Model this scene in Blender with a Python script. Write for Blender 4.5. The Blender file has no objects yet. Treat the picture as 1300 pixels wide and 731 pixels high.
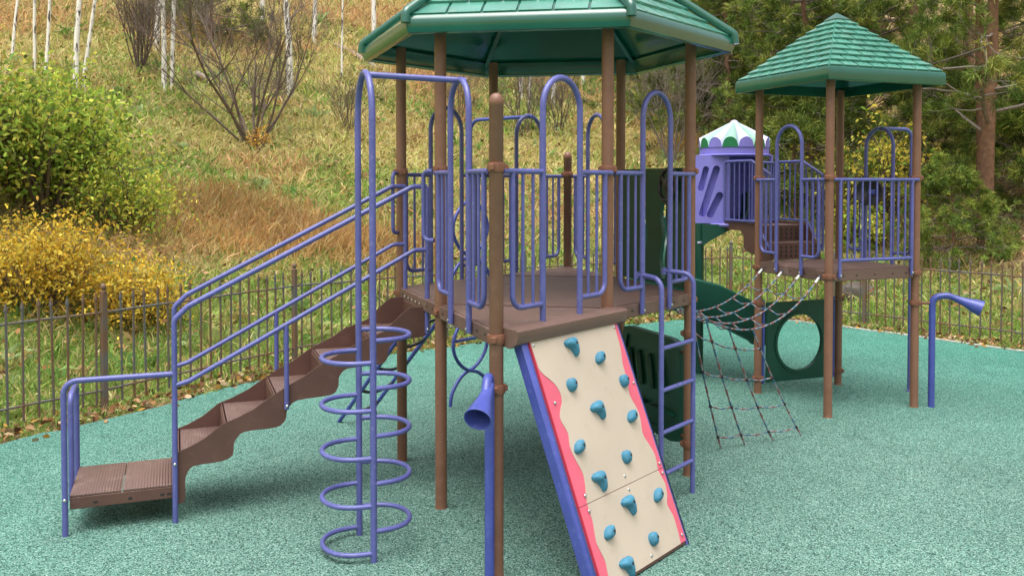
import bpy, math, random
import numpy as np
from mathutils import Matrix, Vector
from math import sin, cos, pi, radians
random.seed(7); rng = np.random.default_rng(11)
SC = bpy.context.scene; COL = SC.collection

# ------------------------------------------------------------ camera, sky, sun, exposure
cam = bpy.data.objects.new('camera', bpy.data.cameras.new('camera')); COL.objects.link(cam)
cam.location = (0, 0, 2.4); cam.rotation_euler = (pi/2 - 0.026, 0, 0)
cam.data.sensor_width = 36; cam.data.lens = 31.48; cam.data.shift_y = -0.0792
cam.data.clip_start = 0.05; cam.data.clip_end = 500
SC.camera = cam
SUN_EL, SUN_AZ = radians(74), radians(200)      # azimuth clockwise from +Y: behind the camera, to its left
W = bpy.data.worlds.new('World'); SC.world = W; W.use_nodes = True
nt = W.node_tree; bg = nt.nodes['Background']
sky = nt.nodes.new('ShaderNodeTexSky'); sky.sky_type = 'NISHITA'; sky.sun_disc = False
sky.sun_elevation = SUN_EL; sky.sun_rotation = SUN_AZ
sky.air_density = 1.0; sky.dust_density = 6.0; sky.ozone_density = 0.6
hs = nt.nodes.new('ShaderNodeHueSaturation'); hs.inputs['Saturation'].default_value = 0.25
nt.links.new(sky.outputs[0], hs.inputs['Color']); nt.links.new(hs.outputs[0], bg.inputs[0])
bg.inputs[1].default_value = 0.15
sl = bpy.data.lights.new('sun', 'SUN'); sl.energy = 1.35; sl.angle = radians(62); sl.color = (1, .96, .9)
so = bpy.data.objects.new('sun', sl); COL.objects.link(so)
so.rotation_euler = (pi/2 - SUN_EL, 0, -SUN_AZ + pi)
SC.view_settings.view_transform = 'Standard'; SC.view_settings.look = 'None'
SC.view_settings.exposure = 0.78; SC.view_settings.gamma = 1
SC.cycles.max_bounces = 5; SC.cycles.diffuse_bounces = 3; SC.cycles.glossy_bounces = 2

# ------------------------------------------------------------ materials
def mat(name, col, rough=.5, var=.0, scale=8, bump=0., bscale=60, col2=None, spec=.5, coat=0., metal=0., detail=3, wear=None, wamt=.5, wscale=22):
    m = bpy.data.materials.new(name); m.use_nodes = True; n = m.node_tree.nodes; l = m.node_tree.links
    b = n['Principled BSDF']; b.inputs['Roughness'].default_value = rough
    b.inputs['Specular IOR Level'].default_value = spec; b.inputs['Metallic'].default_value = metal
    if coat: b.inputs['Coat Weight'].default_value = coat; b.inputs['Coat Roughness'].default_value = .12
    tc = n.new('ShaderNodeTexCoord')
    if var or col2:
        t = n.new('ShaderNodeTexNoise'); t.inputs['Scale'].default_value = scale; t.inputs['Detail'].default_value = detail
        l.new(tc.outputs['Object'], t.inputs['Vector'])
        r = n.new('ShaderNodeValToRGB'); r.color_ramp.elements[0].position = .32; r.color_ramp.elements[1].position = .68
        c2 = col2 or tuple(min(1, c*(1+var)) for c in col); c1 = col if col2 else tuple(c*(1-var) for c in col)
        r.color_ramp.elements[0].color = (*c1, 1); r.color_ramp.elements[1].color = (*c2, 1)
        l.new(t.outputs['Fac'], r.inputs[0]); l.new(r.outputs[0], b.inputs['Base Color'])
        mr = n.new('ShaderNodeMapRange'); mr.inputs['To Min'].default_value = rough*.85; mr.inputs['To Max'].default_value = min(1, rough*1.2)
        l.new(t.outputs['Fac'], mr.inputs['Value']); l.new(mr.outputs[0], b.inputs['Roughness'])
    else: b.inputs['Base Color'].default_value = (*col, 1)
    if wear:
        tw = n.new('ShaderNodeTexNoise'); tw.inputs['Scale'].default_value = wscale; tw.inputs['Detail'].default_value = 9; tw.inputs['Roughness'].default_value = .72; tg = n.new('ShaderNodeNewGeometry'); l.new(tg.outputs['Position'], tw.inputs['Vector'])
        rw_ = n.new('ShaderNodeMapRange'); rw_.inputs['From Min'].default_value = .54; rw_.inputs['From Max'].default_value = .72; rw_.inputs['To Max'].default_value = wamt; l.new(tw.outputs['Fac'], rw_.inputs['Value'])
        mw = n.new('ShaderNodeMix'); mw.data_type = 'RGBA'; src = b.inputs['Base Color'].links[0].from_socket if b.inputs['Base Color'].links else None
        if src: l.new(src, mw.inputs[6])
        else: mw.inputs[6].default_value = (*col, 1)
        mw.inputs[7].default_value = (*wear, 1); l.new(rw_.outputs[0], mw.inputs[0]); l.new(mw.outputs[2], b.inputs['Base Color'])
    if bump:
        t2 = n.new('ShaderNodeTexNoise'); t2.inputs['Scale'].default_value = bscale; l.new(tc.outputs['Object'], t2.inputs['Vector'])
        bp = n.new('ShaderNodeBump'); bp.inputs['Strength'].default_value = bump; bp.inputs['Distance'].default_value = .004
        l.new(t2.outputs['Fac'], bp.inputs['Height']); l.new(bp.outputs[0], b.inputs['Normal'])
    return m
def vmat(name, rough=.7, trans=.45, spec=.2):
    m = bpy.data.materials.new(name); m.use_nodes = True; n = m.node_tree.nodes; l = m.node_tree.links
    b = n['Principled BSDF']; b.inputs['Roughness'].default_value = rough; b.inputs['Specular IOR Level'].default_value = spec
    a = n.new('ShaderNodeVertexColor'); a.layer_name = 'tint'
    oi = n.new('ShaderNodeObjectInfo'); hv = n.new('ShaderNodeHueSaturation')
    mr = n.new('ShaderNodeMapRange'); mr.inputs['To Min'].default_value = .8; mr.inputs['To Max'].default_value = 1.2
    l.new(oi.outputs['Random'], mr.inputs['Value']); l.new(mr.outputs[0], hv.inputs['Value'])
    l.new(a.outputs['Color'], hv.inputs['Color']); l.new(hv.outputs[0], b.inputs['Base Color'])
    if trans:
        tr = n.new('ShaderNodeBsdfTranslucent'); mx = n.new('ShaderNodeMixShader'); mx.inputs[0].default_value = trans
        l.new(hv.outputs[0], tr.inputs['Color']); l.new(b.outputs[0], mx.inputs[1]); l.new(tr.outputs[0], mx.inputs[2])
        l.new(mx.outputs[0], n['Material Output'].inputs['Surface'])
    return m
MT = {}
MT['post'] = mat('post_brown', (.205, .098, .063), .42, .10, 5, .15, 220, wear=(.30, .17, .12), wamt=.45, wscale=14)
MT['clamp'] = mat('clamp_brown', (.19, .080, .05), .35, .12, 14)
MT['deck'] = mat('deck_brown', (.15, .088, .072), .5, .12, 3, .5, 160, wear=(.26, .19, .165), wamt=.6, wscale=5)
MT['stair'] = mat('stair_brown', (.108, .052, .041), .5, .12, 4, .35, 200, wear=(.19, .11, .09), wamt=.4, wscale=9)
MT['purple'] = mat('purple_paint', (.096, .104, .33), .36, .10, 6, .08, 300, coat=.15, wear=(.25, .25, .45), wamt=.55, wscale=30)
MT['dpurple'] = mat('blue_paint', (.058, .078, .345), .38, .10, 6, .08, 300, coat=.15, wear=(.16, .19, .45), wamt=.5, wscale=30)
MT['roof'] = mat('roof_green_plastic', (.0035, .098, .066), .24, .10, 3, .12, 14, spec=.6, coat=.6)
MT['shingle'] = mat('faded_sky_sheen_green', (.075, .265, .205), .32, .12, 4, .12, 14, spec=.7, coat=.4, wear=(.34, .44, .38), wamt=.45, wscale=8)  # paler than the roof plastic: some fading, with sky reflection painted into the colour
MT['green'] = mat('dark_green_plastic', (.005, .060, .040), .36, .14, 3, .15, 90)
MT['lav'] = mat('lavender_plastic', (.215, .195, .60), .5, .07, 4, .12, 60)
MT['pale'] = mat('pale_lavender_plastic', (.56, .55, .76), .45, .05, 5)
MT['mint'] = mat('mint_plastic', (.25, .46, .36), .45, .05, 5)
MT['lime'] = mat('cone_green_plastic', (.01, .17, .065), .45, .08, 5)
MT['cream'] = mat('cream_board', (.52, .435, .355), .5, .05, 2.2, .1, 250, wear=(.36, .28, .21), wamt=.35, wscale=7)
MT['pink'] = mat('pink_board', (.68, .115, .185), .48, .05, 6, .1, 250)
MT['red'] = mat('red_edge', (.45, .02, .05), .5, .05, 6)
MT['hold'] = mat('hold_blue', (.045, .21, .33), .6, .12, 30, .5, 160, wear=(.16, .30, .38), wamt=.7, wscale=40)
MT['steel'] = mat('steel_bolt', (.62, .62, .62), .3, .05, 20, metal=.9)
MT['black'] = mat('black_plastic', (.018, .018, .022), .4, .1, 10)
MT['bark'] = mat('pine_bark', (.13, .068, .04), .9, .5, 9, 1., 25, col2=(.25, .13, .075))
MT['limb'] = mat('grey_twig', (.20, .165, .14), .9, .3, 12)
MT['dtwig'] = mat('dark_twig', (.13, .095, .075), .9, .35, 12)
MT['birch'] = mat('birch_bark', (.42, .40, .36), .8, .1, 5, .4, 30)
MT['log'] = mat('dead_wood', (.27, .22, .18), .9, .3, 6, .6, 30)
MT['leaf'] = vmat('leaf'); MT['grass'] = vmat('grass_blade'); MT['needle'] = vmat('pine_needle', trans=.15); MT['litter'] = vmat('dry_leaf', trans=.1)
def birch_marks(m):
    n = m.node_tree.nodes; l = m.node_tree.links; b = n['Principled BSDF']; tc = n.new('ShaderNodeTexCoord'); mp = n.new('ShaderNodeMapping')
    mp.inputs['Scale'].default_value = (6, 6, 1.6); t = n.new('ShaderNodeTexNoise'); t.inputs['Scale'].default_value = 2.2; t.inputs['Detail'].default_value = 4
    l.new(tc.outputs['Object'], mp.inputs[0]); l.new(mp.outputs[0], t.inputs['Vector'])
    r = n.new('ShaderNodeValToRGB'); e = r.color_ramp.elements; e[0].position = .38; e[0].color = (.07, .06, .05, 1); e[1].position = .46; e[1].color = (.78, .75, .69, 1)
    l.new(t.outputs['Fac'], r.inputs[0]); l.new(r.outputs[0], b.inputs['Base Color'])
birch_marks(MT['birch'])
def iron():
    m = mat('wrought_iron', (.10, .115, .12), .6); n = m.node_tree.nodes; l = m.node_tree.links; b = n['Principled BSDF']
    g = n.new('ShaderNodeNewGeometry'); t = n.new('ShaderNodeTexNoise'); t.inputs['Scale'].default_value = 2.3; t.inputs['Detail'].default_value = 5
    l.new(g.outputs['Position'], t.inputs['Vector']); r = n.new('ShaderNodeValToRGB'); e = r.color_ramp.elements
    e[0].position = .42; e[0].color = (.115, .112, .105, 1); e[1].position = .58; e[1].color = (.16, .085, .048, 1)
    l.new(t.outputs['Fac'], r.inputs[0]); l.new(r.outputs[0], b.inputs['Base Color']); return m
MT['iron'] = iron()
def rope():
    m = mat('braided_rope', (.3, .3, .3), .8); n = m.node_tree.nodes; l = m.node_tree.links; b = n['Principled BSDF']
    a = n.new('ShaderNodeVertexColor'); a.layer_name = 'tint'; l.new(a.outputs['Color'], b.inputs['Base Color']); return m
MT['rope'] = rope()
def rubber():
    m = bpy.data.materials.new('rubber_crumb'); m.use_nodes = True; n = m.node_tree.nodes; l = m.node_tree.links; b = n['Principled BSDF']
    b.inputs['Roughness'].default_value = .85; b.inputs['Specular IOR Level'].default_value = .25
    tc = n.new('ShaderNodeTexCoord')
    v = n.new('ShaderNodeTexVoronoi'); v.inputs['Scale'].default_value = 135; l.new(tc.outputs['Object'], v.inputs['Vector'])
    r = n.new('ShaderNodeValToRGB'); r.color_ramp.interpolation = 'CONSTANT'
    cs = [(0, (.012, .060, .046)), (.2, (.045, .145, .112)), (.38, (.10, .26, .208)), (.66, (.165, .345, .28)), (.88, (.30, .475, .415))]
    e = r.color_ramp.elements; e[0].color = (*cs[0][1], 1); e[1].position = cs[1][0]; e[1].color = (*cs[1][1], 1)
    for p, c in cs[2:]: q = e.new(p); q.color = (*c, 1)
    sp = n.new('ShaderNodeSeparateColor'); l.new(v.outputs['Color'], sp.inputs[0]); l.new(sp.outputs[0], r.inputs[0])
    # dark joints between the crumbs
    v2 = n.new('ShaderNodeTexVoronoi'); v2.feature = 'DISTANCE_TO_EDGE'; v2.inputs['Scale'].default_value = 135; l.new(tc.outputs['Object'], v2.inputs['Vector'])
    mr = n.new('ShaderNodeMapRange'); mr.inputs['From Max'].default_value = .1; mr.inputs['To Min'].default_value = .40; l.new(v2.outputs['Distance'], mr.inputs['Value'])
    # worn / dusty patches
    t = n.new('ShaderNodeTexNoise'); t.inputs['Scale'].default_value = .55; t.inputs['Detail'].default_value = 5; t.inputs['Roughness'].default_value = .6; l.new(tc.outputs['Object'], t.inputs['Vector'])
    m2 = n.new('ShaderNodeMapRange'); m2.inputs['From Min'].default_value = .3; m2.inputs['From Max'].default_value = .7; m2.inputs['To Min'].default_value = .84; m2.inputs['To Max'].default_value = 1.14; l.new(t.outputs['Fac'], m2.inputs['Value'])
    mu = n.new('ShaderNodeMath'); mu.operation = 'MULTIPLY'; l.new(mr.outputs[0], mu.inputs[0]); l.new(m2.outputs[0], mu.inputs[1])
    mx = n.new('ShaderNodeMix'); mx.data_type = 'RGBA'; mx.blend_type = 'MULTIPLY'; mx.inputs[0].default_value = 1
    hv = n.new('ShaderNodeHueSaturation')          # traffic wear: greyer in the middle of the play area, fresh colour at its rim
    sx = n.new('ShaderNodeVectorMath'); sx.operation = 'DISTANCE'; sx.inputs[1].default_value = (1.2, 5.5, 0); l.new(tc.outputs['Object'], sx.inputs[0])
    m3 = n.new('ShaderNodeMapRange'); m3.inputs['From Min'].default_value = 3; m3.inputs['From Max'].default_value = 9; m3.inputs['To Min'].default_value = .87; m3.inputs['To Max'].default_value = 1.28; l.new(sx.outputs['Value'], m3.inputs['Value'])
    l.new(m3.outputs[0], hv.inputs['Saturation']); l.new(r.outputs[0], hv.inputs['Color'])
    # scuffs and damp stains
    t4 = n.new('ShaderNodeTexNoise'); t4.inputs['Scale'].default_value = 1.7; t4.inputs['Detail'].default_value = 8; t4.inputs['Roughness'].default_value = .7; l.new(tc.outputs['Object'], t4.inputs['Vector'])
    m5 = n.new('ShaderNodeMapRange'); m5.inputs['From Min'].default_value = .56; m5.inputs['From Max'].default_value = .75; m5.inputs['To Min'].default_value = 1; m5.inputs['To Max'].default_value = .66; l.new(t4.outputs['Fac'], m5.inputs['Value'])
    mu2 = n.new('ShaderNodeMath'); mu2.operation = 'MULTIPLY'; l.new(mu.outputs[0], mu2.inputs[0]); l.new(m5.outputs[0], mu2.inputs[1])
    l.new(hv.outputs[0], mx.inputs[6]); l.new(mu2.outputs[0], mx.inputs[7]); l.new(mx.outputs[2], b.inputs['Base Color'])
    bp = n.new('ShaderNodeBump'); bp.inputs['Strength'].default_value = .7; bp.inputs['Distance'].default_value = .004
    l.new(v2.outputs['Distance'], bp.inputs['Height']); l.new(bp.outputs[0], b.inputs['Normal']); return m
MT['rubber'] = rubber()
def soil():
    m = bpy.data.materials.new('hill_soil'); m.use_nodes = True; n = m.node_tree.nodes; l = m.node_tree.links; b = n['Principled BSDF']
    b.inputs['Roughness'].default_value = .95; b.inputs['Specular IOR Level'].default_value = .1
    a = n.new('ShaderNodeVertexColor'); a.layer_name = 'tint'; tc = n.new('ShaderNodeTexCoord')
    t = n.new('ShaderNodeTexNoise'); t.inputs['Scale'].default_value = 5; t.inputs['Detail'].default_value = 8; t.inputs['Roughness'].default_value = .75; l.new(tc.outputs['Object'], t.inputs['Vector'])
    mr = n.new('ShaderNodeMapRange'); mr.inputs['From Min'].default_value = .3; mr.inputs['From Max'].default_value = .7; mr.inputs['To Min'].default_value = .5; mr.inputs['To Max'].default_value = 1.25; l.new(t.outputs['Fac'], mr.inputs['Value'])
    mx = n.new('ShaderNodeMix'); mx.data_type = 'RGBA'; mx.blend_type = 'MULTIPLY'; mx.inputs[0].default_value = 1
    l.new(a.outputs['Color'], mx.inputs[6]); l.new(mr.outputs[0], mx.inputs[7]); l.new(mx.outputs[2], b.inputs['Base Color']); return m
MT['soil'] = soil()
def ribbed(m, scale, axis):      # fine ribs of the coated deck
    n = m.node_tree.nodes; l = m.node_tree.links; b = n['Principled BSDF']; tc = n.new('ShaderNodeTexCoord'); mp = n.new('ShaderNodeMapping')
    mp.inputs['Rotation'].default_value = (0, 0, axis); w = n.new('ShaderNodeTexWave'); w.inputs['Scale'].default_value = scale
    l.new(tc.outputs['Object'], mp.inputs[0]); l.new(mp.outputs[0], w.inputs['Vector']); bp = n.new('ShaderNodeBump'); bp.inputs['Strength'].default_value = .6; bp.inputs['Distance'].default_value = .006
    l.new(w.outputs['Fac'], bp.inputs['Height']); l.new(bp.outputs[0], b.inputs['Normal'])
MT['ribdeck'] = mat('ribbed_deck', (.15, .085, .07), .5, .1, 3); ribbed(MT['ribdeck'], 14, -.36)
MT['tread'] = mat('ribbed_tread', (.15, .09, .076), .5, .1, 3, wear=(.30, .22, .19), wamt=.6, wscale=6); ribbed(MT['tread'], 16, -.36)

# ------------------------------------------------------------ mesh helpers
V3 = lambda *a: np.array(a, float)
def unit(v): v = np.asarray(v, float); return v/np.linalg.norm(v)
def fillet(pts, r, seg=5):
    pts = [np.asarray(p, float) for p in pts]; out = [pts[0]]
    rr = r if isinstance(r, (list, tuple)) else [r]*(len(pts)-2)
    for i in range(1, len(pts)-1):
        a, p, c = pts[i-1], pts[i], pts[i+1]; d1 = unit(a-p); d2 = unit(c-p)
        ang = math.acos(max(-1, min(1, d1 @ d2)))
        if rr[i-1] <= 0 or ang > 3.1: out.append(p); continue
        t = min(rr[i-1]/math.tan(ang/2), .49*np.linalg.norm(a-p), .49*np.linalg.norm(c-p)); r_ = t*math.tan(ang/2)
        cen = p + unit(d1+d2)*r_/math.sin(ang/2); s = p+d1*t-cen; e = p+d2*t-cen; tot = math.acos(max(-1, min(1, unit(s) @ unit(e))))
        for k in range(seg+1):
            f = k/seg; out.append(cen + (s*sin((1-f)*tot) + e*sin(f*tot))/sin(tot))
    out.append(pts[-1]); return out
class M:
    def __init__(s): s.v = []; s.f = []; s.c = []
    def add(s, v, f, col=None):
        n = len(s.v); s.v += [tuple(map(float, p)) for p in v]; s.f += [tuple(n+i for i in q) for q in f]
        if col is not None: s.c += [col]*len(v)
        return s
    def tube(s, pts, r, n=10, cap=True, col=None):
        pts = [np.asarray(p, float) for p in pts]; pts = [p for i, p in enumerate(pts) if i == 0 or np.linalg.norm(p-pts[i-1]) > 1e-5]
        R = r if isinstance(r, (list, tuple, np.ndarray)) else [r]*len(pts)
        T = [unit(pts[min(i+1, len(pts)-1)]-pts[max(i-1, 0)]) for i in range(len(pts))]
        ref = V3(0, 0, 1) if abs(T[0][2]) < .9 else V3(1, 0, 0); N = unit(ref - T[0]*(ref @ T[0])); vs = []
        for i, p in enumerate(pts):
            N = N - T[i]*(N @ T[i]); N = unit(N); B = np.cross(T[i], N)
            vs += [p + R[i]*(N*cos(2*pi*k/n) + B*sin(2*pi*k/n)) for k in range(n)]
        f = [(i*n+k, i*n+(k+1) % n, (i+1)*n+(k+1) % n, (i+1)*n+k) for i in range(len(pts)-1) for k in range(n)]
        if cap: f += [tuple(range(n-1, -1, -1)), tuple((len(pts)-1)*n+k for k in range(n))]
        return s.add(vs, f, col)
    def box(s, c, ax, ay, az, hx, hy, hz, bev=0):
        c = np.asarray(c, float); ax, ay, az = unit(ax), unit(ay), unit(az)
        if bev:
            b = min(bev, hx*.9, hy*.9, hz*.9); ring = lambda x, y, z: [c+ax*X+ay*Y+az*z for X, Y in ((x-b, -y), (x, -y+b), (x, y-b), (x-b, y), (-x+b, y), (-x, y-b), (-x, -y+b), (-x+b, -y))]
            vs = ring(hx-b, hy-b, -hz) + ring(hx, hy, -hz+b) + ring(hx, hy, hz-b) + ring(hx-b, hy-b, hz)
            f = [(i*8+k, i*8+(k+1) % 8, i*8+8+(k+1) % 8, i*8+8+k) for i in range(3) for k in range(8)] + [tuple(range(7, -1, -1)), tuple(range(24, 32))]
            return s.add(vs, f)
        vs = [c+ax*hx*i+ay*hy*j+az*hz*k for k in (-1, 1) for j in (-1, 1) for i in (-1, 1)]
        return s.add(vs, [(0, 2, 3, 1), (4, 5, 7, 6), (0, 1, 5, 4), (2, 6, 7, 3), (0, 4, 6, 2), (1, 3, 7, 5)])
    def prism(s, poly, d):      # 3-D polygon extruded along d
        n = len(poly); p = [np.asarray(q, float) for q in poly]; d = np.asarray(d, float)
        return s.add(p+[q+d for q in p], [tuple(range(n-1, -1, -1)), tuple(range(n, 2*n))] + [(i, (i+1) % n, n+(i+1) % n, n+i) for i in range(n)])
    def ringplate(s, outer, inner, d):   # plate with one hole; equal counts
        n = len(outer); d = np.asarray(d, float); o = [np.asarray(q, float) for q in outer]; i_ = [np.asarray(q, float) for q in inner]
        vs = o+i_+[q+d for q in o]+[q+d for q in i_]; f = []
        for k in range(n):
            j = (k+1) % n; f += [(k, n+k, n+j, j), (2*n+k, 2*n+j, 3*n+j, 3*n+k), (k, j, 2*n+j, 2*n+k), (n+k, 3*n+k, 3*n+j, n+j)]
        return s.add(vs, f)
    def lathe(s, prof, c=(0, 0, 0), n=14, ax=(0, 0, 1), cap=True):
        c = np.asarray(c, float); az = unit(ax); ref = V3(1, 0, 0) if abs(az[0]) < .9 else V3(0, 1, 0); a = unit(ref-az*(ref @ az)); b = np.cross(az, a); vs = []
        for r, z in prof: vs += [c+az*z+r*(a*cos(2*pi*k/n)+b*sin(2*pi*k/n)) for k in range(n)]
        f = [(i*n+k, i*n+(k+1) % n, (i+1)*n+(k+1) % n, (i+1)*n+k) for i in range(len(prof)-1) for k in range(n)]
        if cap: f += [tuple(range(n-1, -1, -1)), tuple((len(prof)-1)*n+k for k in range(n))]
        return s.add(vs, f)
    def mesh(s, name, m, smooth=35, off=(0, 0, 0)):
        me = bpy.data.meshes.new(name); o = np.asarray(off, float)
        me.from_pydata([tuple(np.asarray(p)-o) for p in s.v], [], s.f); me.materials.append(MT[m] if isinstance(m, str) else m)
        if s.c:
            a = me.color_attributes.new('tint', 'FLOAT_COLOR', 'POINT'); a.data.foreach_set('color', np.array([(*c, 1) for c in s.c], np.float32).ravel())
        if smooth:
            me.polygons.foreach_set('use_smooth', [True]*len(me.polygons)); me.set_sharp_from_angle(angle=radians(smooth))
        me.update(); return me
def npmesh(name, verts, faces, cols, m, nper):
    me = bpy.data.meshes.new(name); nf = len(faces)
    me.vertices.add(len(verts)); me.vertices.foreach_set('co', verts.astype(np.float32).ravel())
    me.loops.add(nf*nper); me.loops.foreach_set('vertex_index', faces.astype(np.int32).ravel())
    me.polygons.add(nf); me.polygons.foreach_set('loop_start', np.arange(nf, dtype=np.int32)*nper); me.polygons.foreach_set('loop_total', np.full(nf, nper, np.int32))
    if cols is not None:
        a = me.color_attributes.new('tint', 'FLOAT_COLOR', 'POINT'); a.data.foreach_set('color', np.hstack([cols, np.ones((len(cols), 1))]).astype(np.float32).ravel())
    me.materials.append(MT[m]); me.update(); me.validate(); return me
def tag(o, label, cat, group=None):
    o['label'] = label; o['category'] = cat
    if group: o['group'] = group
    return o
class Thing:
    def __init__(s, name, label, cat, loc=(0, 0, 0), group=None):
        s.loc = np.asarray(loc, float); s.o = bpy.data.objects.new(name, None); COL.objects.link(s.o); s.o.location = loc; s.o.empty_display_size = .2
        tag(s.o, label, cat, group)
    def part(s, name, m, mt, smooth=35, parent=None, label=None, kind=None):   # m given in world coordinates
        o = bpy.data.objects.new(name, m.mesh(name, mt, smooth, s.loc)); COL.objects.link(o); o.parent = parent or s.o
        if label: o['label'] = label
        if kind: o['kind'] = kind
        return o
    def inst(s, name, me, loc=(0, 0, 0), rot=None, parent=None, scale=None, local=False, label=None):   # shared mesh placed at a world point
        o = bpy.data.objects.new(name, me); COL.objects.link(o); o.parent = parent or s.o
        o.location = np.asarray(loc, float) - (0 if local else s.loc)
        if rot is not None: o.rotation_euler = rot
        if scale is not None: o.scale = scale
        if label: o['label'] = label
        return o
def tagmesh(name, me, label=None, cat=None, group=None, kind=None, loc=(0, 0, 0)):
    o = bpy.data.objects.new(name, me); COL.objects.link(o); o.location = loc
    if kind: o['kind'] = kind
    if label: tag(o, label, cat, group)
    return o

# ------------------------------------------------------------ ground: hillside and rubber
FENCE = np.array([(-9.2, 1.0), (-8.2, 3.2), (-7.2, 5.1), (-6.1, 6.95), (-4.97, 8.63), (-4.354, 9.51), (-2.887, 12.0), (-1.2, 13.45), (.6, 14.75), (2.4, 15.9), (4.05, 16.55), (4.95, 16.1), (5.96, 15.1), (7.54, 13.12), (9.0, 11.2), (10.5, 8.8), (12.0, 6.0), (13.0, 3.0)])
POLY = np.vstack([FENCE, [(14, -12), (-11, -12)]])
def sdist(x, y):
    x = np.asarray(x, float); y = np.asarray(y, float); d = np.full(x.shape, 1e9); ins = np.zeros(x.shape, bool); n = len(POLY)
    for i in range(n):
        a = POLY[i]; b = POLY[(i+1) % n]; ab = b-a
        t = np.clip(((x-a[0])*ab[0]+(y-a[1])*ab[1])/(ab @ ab), 0, 1); d = np.minimum(d, np.hypot(x-a[0]-t*ab[0], y-a[1]-t*ab[1]))
        ins ^= ((a[1] > y) != (b[1] > y)) & (x < (b[0]-a[0])*(y-a[1])/(b[1]-a[1]+1e-12)+a[0])
    return np.where(ins, -d, d)
def vnoise(x, y, seed=0):
    xi = np.floor(x).astype(np.int64); yi = np.floor(y).astype(np.int64); fx = x-xi; fy = y-yi; fx = fx*fx*(3-2*fx); fy = fy*fy*(3-2*fy)
    def h(a, b):
        n = (a*374761393+b*668265263+seed*1442695041) & 0xffffffff; n = ((n ^ (n >> 13))*1274126177) & 0xffffffff
        return ((n ^ (n >> 16)) & 0xffff)/65535.0
    return (h(xi, yi)*(1-fx)+h(xi+1, yi)*fx)*(1-fy)+(h(xi, yi+1)*(1-fx)+h(xi+1, yi+1)*fx)*fy
def fbm(x, y, seed=0, o=3):
    s = 0; a = 1; t = 0
    for i in range(o): s = s+a*vnoise(x*2**i, y*2**i, seed+i*7); t += a; a *= .5
    return s/t
def height(x, y):
    x = np.asarray(x, float); y = np.asarray(y, float); d = np.maximum(sdist(x, y), 0); k = .41-.11*np.clip((x-2)/7, 0, 1)
    z = k*(d-1.6*(1-np.exp(-d/1.6)))
    z += (fbm(x*.22, y*.22, 3)-.5)*np.minimum(d*.12, .9)+(fbm(x*.9, y*.9, 5)-.5)*np.minimum(d*.1, .22)
    return z-.03
hz = lambda x, y: float(height(np.array([x]), np.array([y]))[0])
GREEN, OLIVE, TAN, RUST, BROWN, YEL, DARK = [np.array(c) for c in ((.22, .32, .075), (.36, .38, .11), (.57, .47, .22), (.52, .34, .165), (.33, .22, .13), (.42, .33, .08), (.06, .06, .03))]
def zone(x, y):
    """weights: what grows where on the hill (a plant-cover map in ground coordinates)"""
    d = sdist(x, y); n1 = fbm(x*.28, y*.28, 21); n2 = fbm(x*.5, y*.5, 33); n3 = fbm(x*1.3, y*1.3, 41)
    right = np.clip((x-4.5-.08*(y-16))/4, 0, 1)
    green = np.clip(1.35-d/4.0, 0, 1)*2.0 + np.clip((n1-.48)*4, 0, 1)*.9 + 1.3*np.exp(-((d-7.2)/1.4)**2)*np.clip((n2-.35)*4, 0, 1)
    rust = np.clip((fbm(x*.35, y*.35, 77)-.5)*5, 0, 1)*1.1*np.clip(d/6-.4, 0, 1) + np.exp(-((d-4.8)/1.5)**2)*np.clip((x+9)/3, 0, 1)*np.clip((1.5-x)/3, 0, 1)*.75
    brown = np.clip((d-16)/12, 0, 1)*(.35+.9*np.clip((n1-.4)*4, 0, 1)) + right*np.clip((d-2.5)/3, 0, 1)*1.8
    tan = .55 + .4*n3; olive = .75*n2+.6*np.clip((n3-.45)*3, 0, 1)
    return np.stack([green, olive, tan, rust, brown], -1)
PAL = np.stack([GREEN, OLIVE, TAN, RUST, BROWN])*1.08
def zonecol(x, y): w = zone(x, y)**1.9; return (w @ PAL)/w.sum(-1, keepdims=True)
def axis_pts(lo, hi, c0, c1, fine, grow):
    a = list(np.arange(c0, c1, fine)); s = fine; p = a[-1]
    while p < hi: s *= grow; p += s; a.append(p)
    s = fine; p = a[0]
    while p > lo: s *= grow; p -= s; a.insert(0, p)
    return np.array(a)
gx = axis_pts(-90, 90, -14, 16, .28, 1.09); gy = axis_pts(-60, 130, 6, 36, .28, 1.09)
X, Y = np.meshgrid(gx, gy); Z = height(X.ravel(), Y.ravel())
vv = np.stack([X.ravel(), Y.ravel(), Z], -1); nx, ny = len(gx), len(gy); ii = (np.arange(ny-1)[:, None]*nx+np.arange(nx-1)[None]).ravel()
ff = np.stack([ii, ii+1, ii+nx+1, ii+nx], -1); tint = zonecol(vv[:, 0], vv[:, 1])*.8
tint[sdist(vv[:, 0], vv[:, 1]) < .0] = BROWN*.7
hill = tagmesh('hillside', npmesh('hillside', vv, ff, tint, 'soil', 4), kind='structure'); hill.data.polygons.foreach_set('use_smooth', [True]*len(ff))
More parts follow.
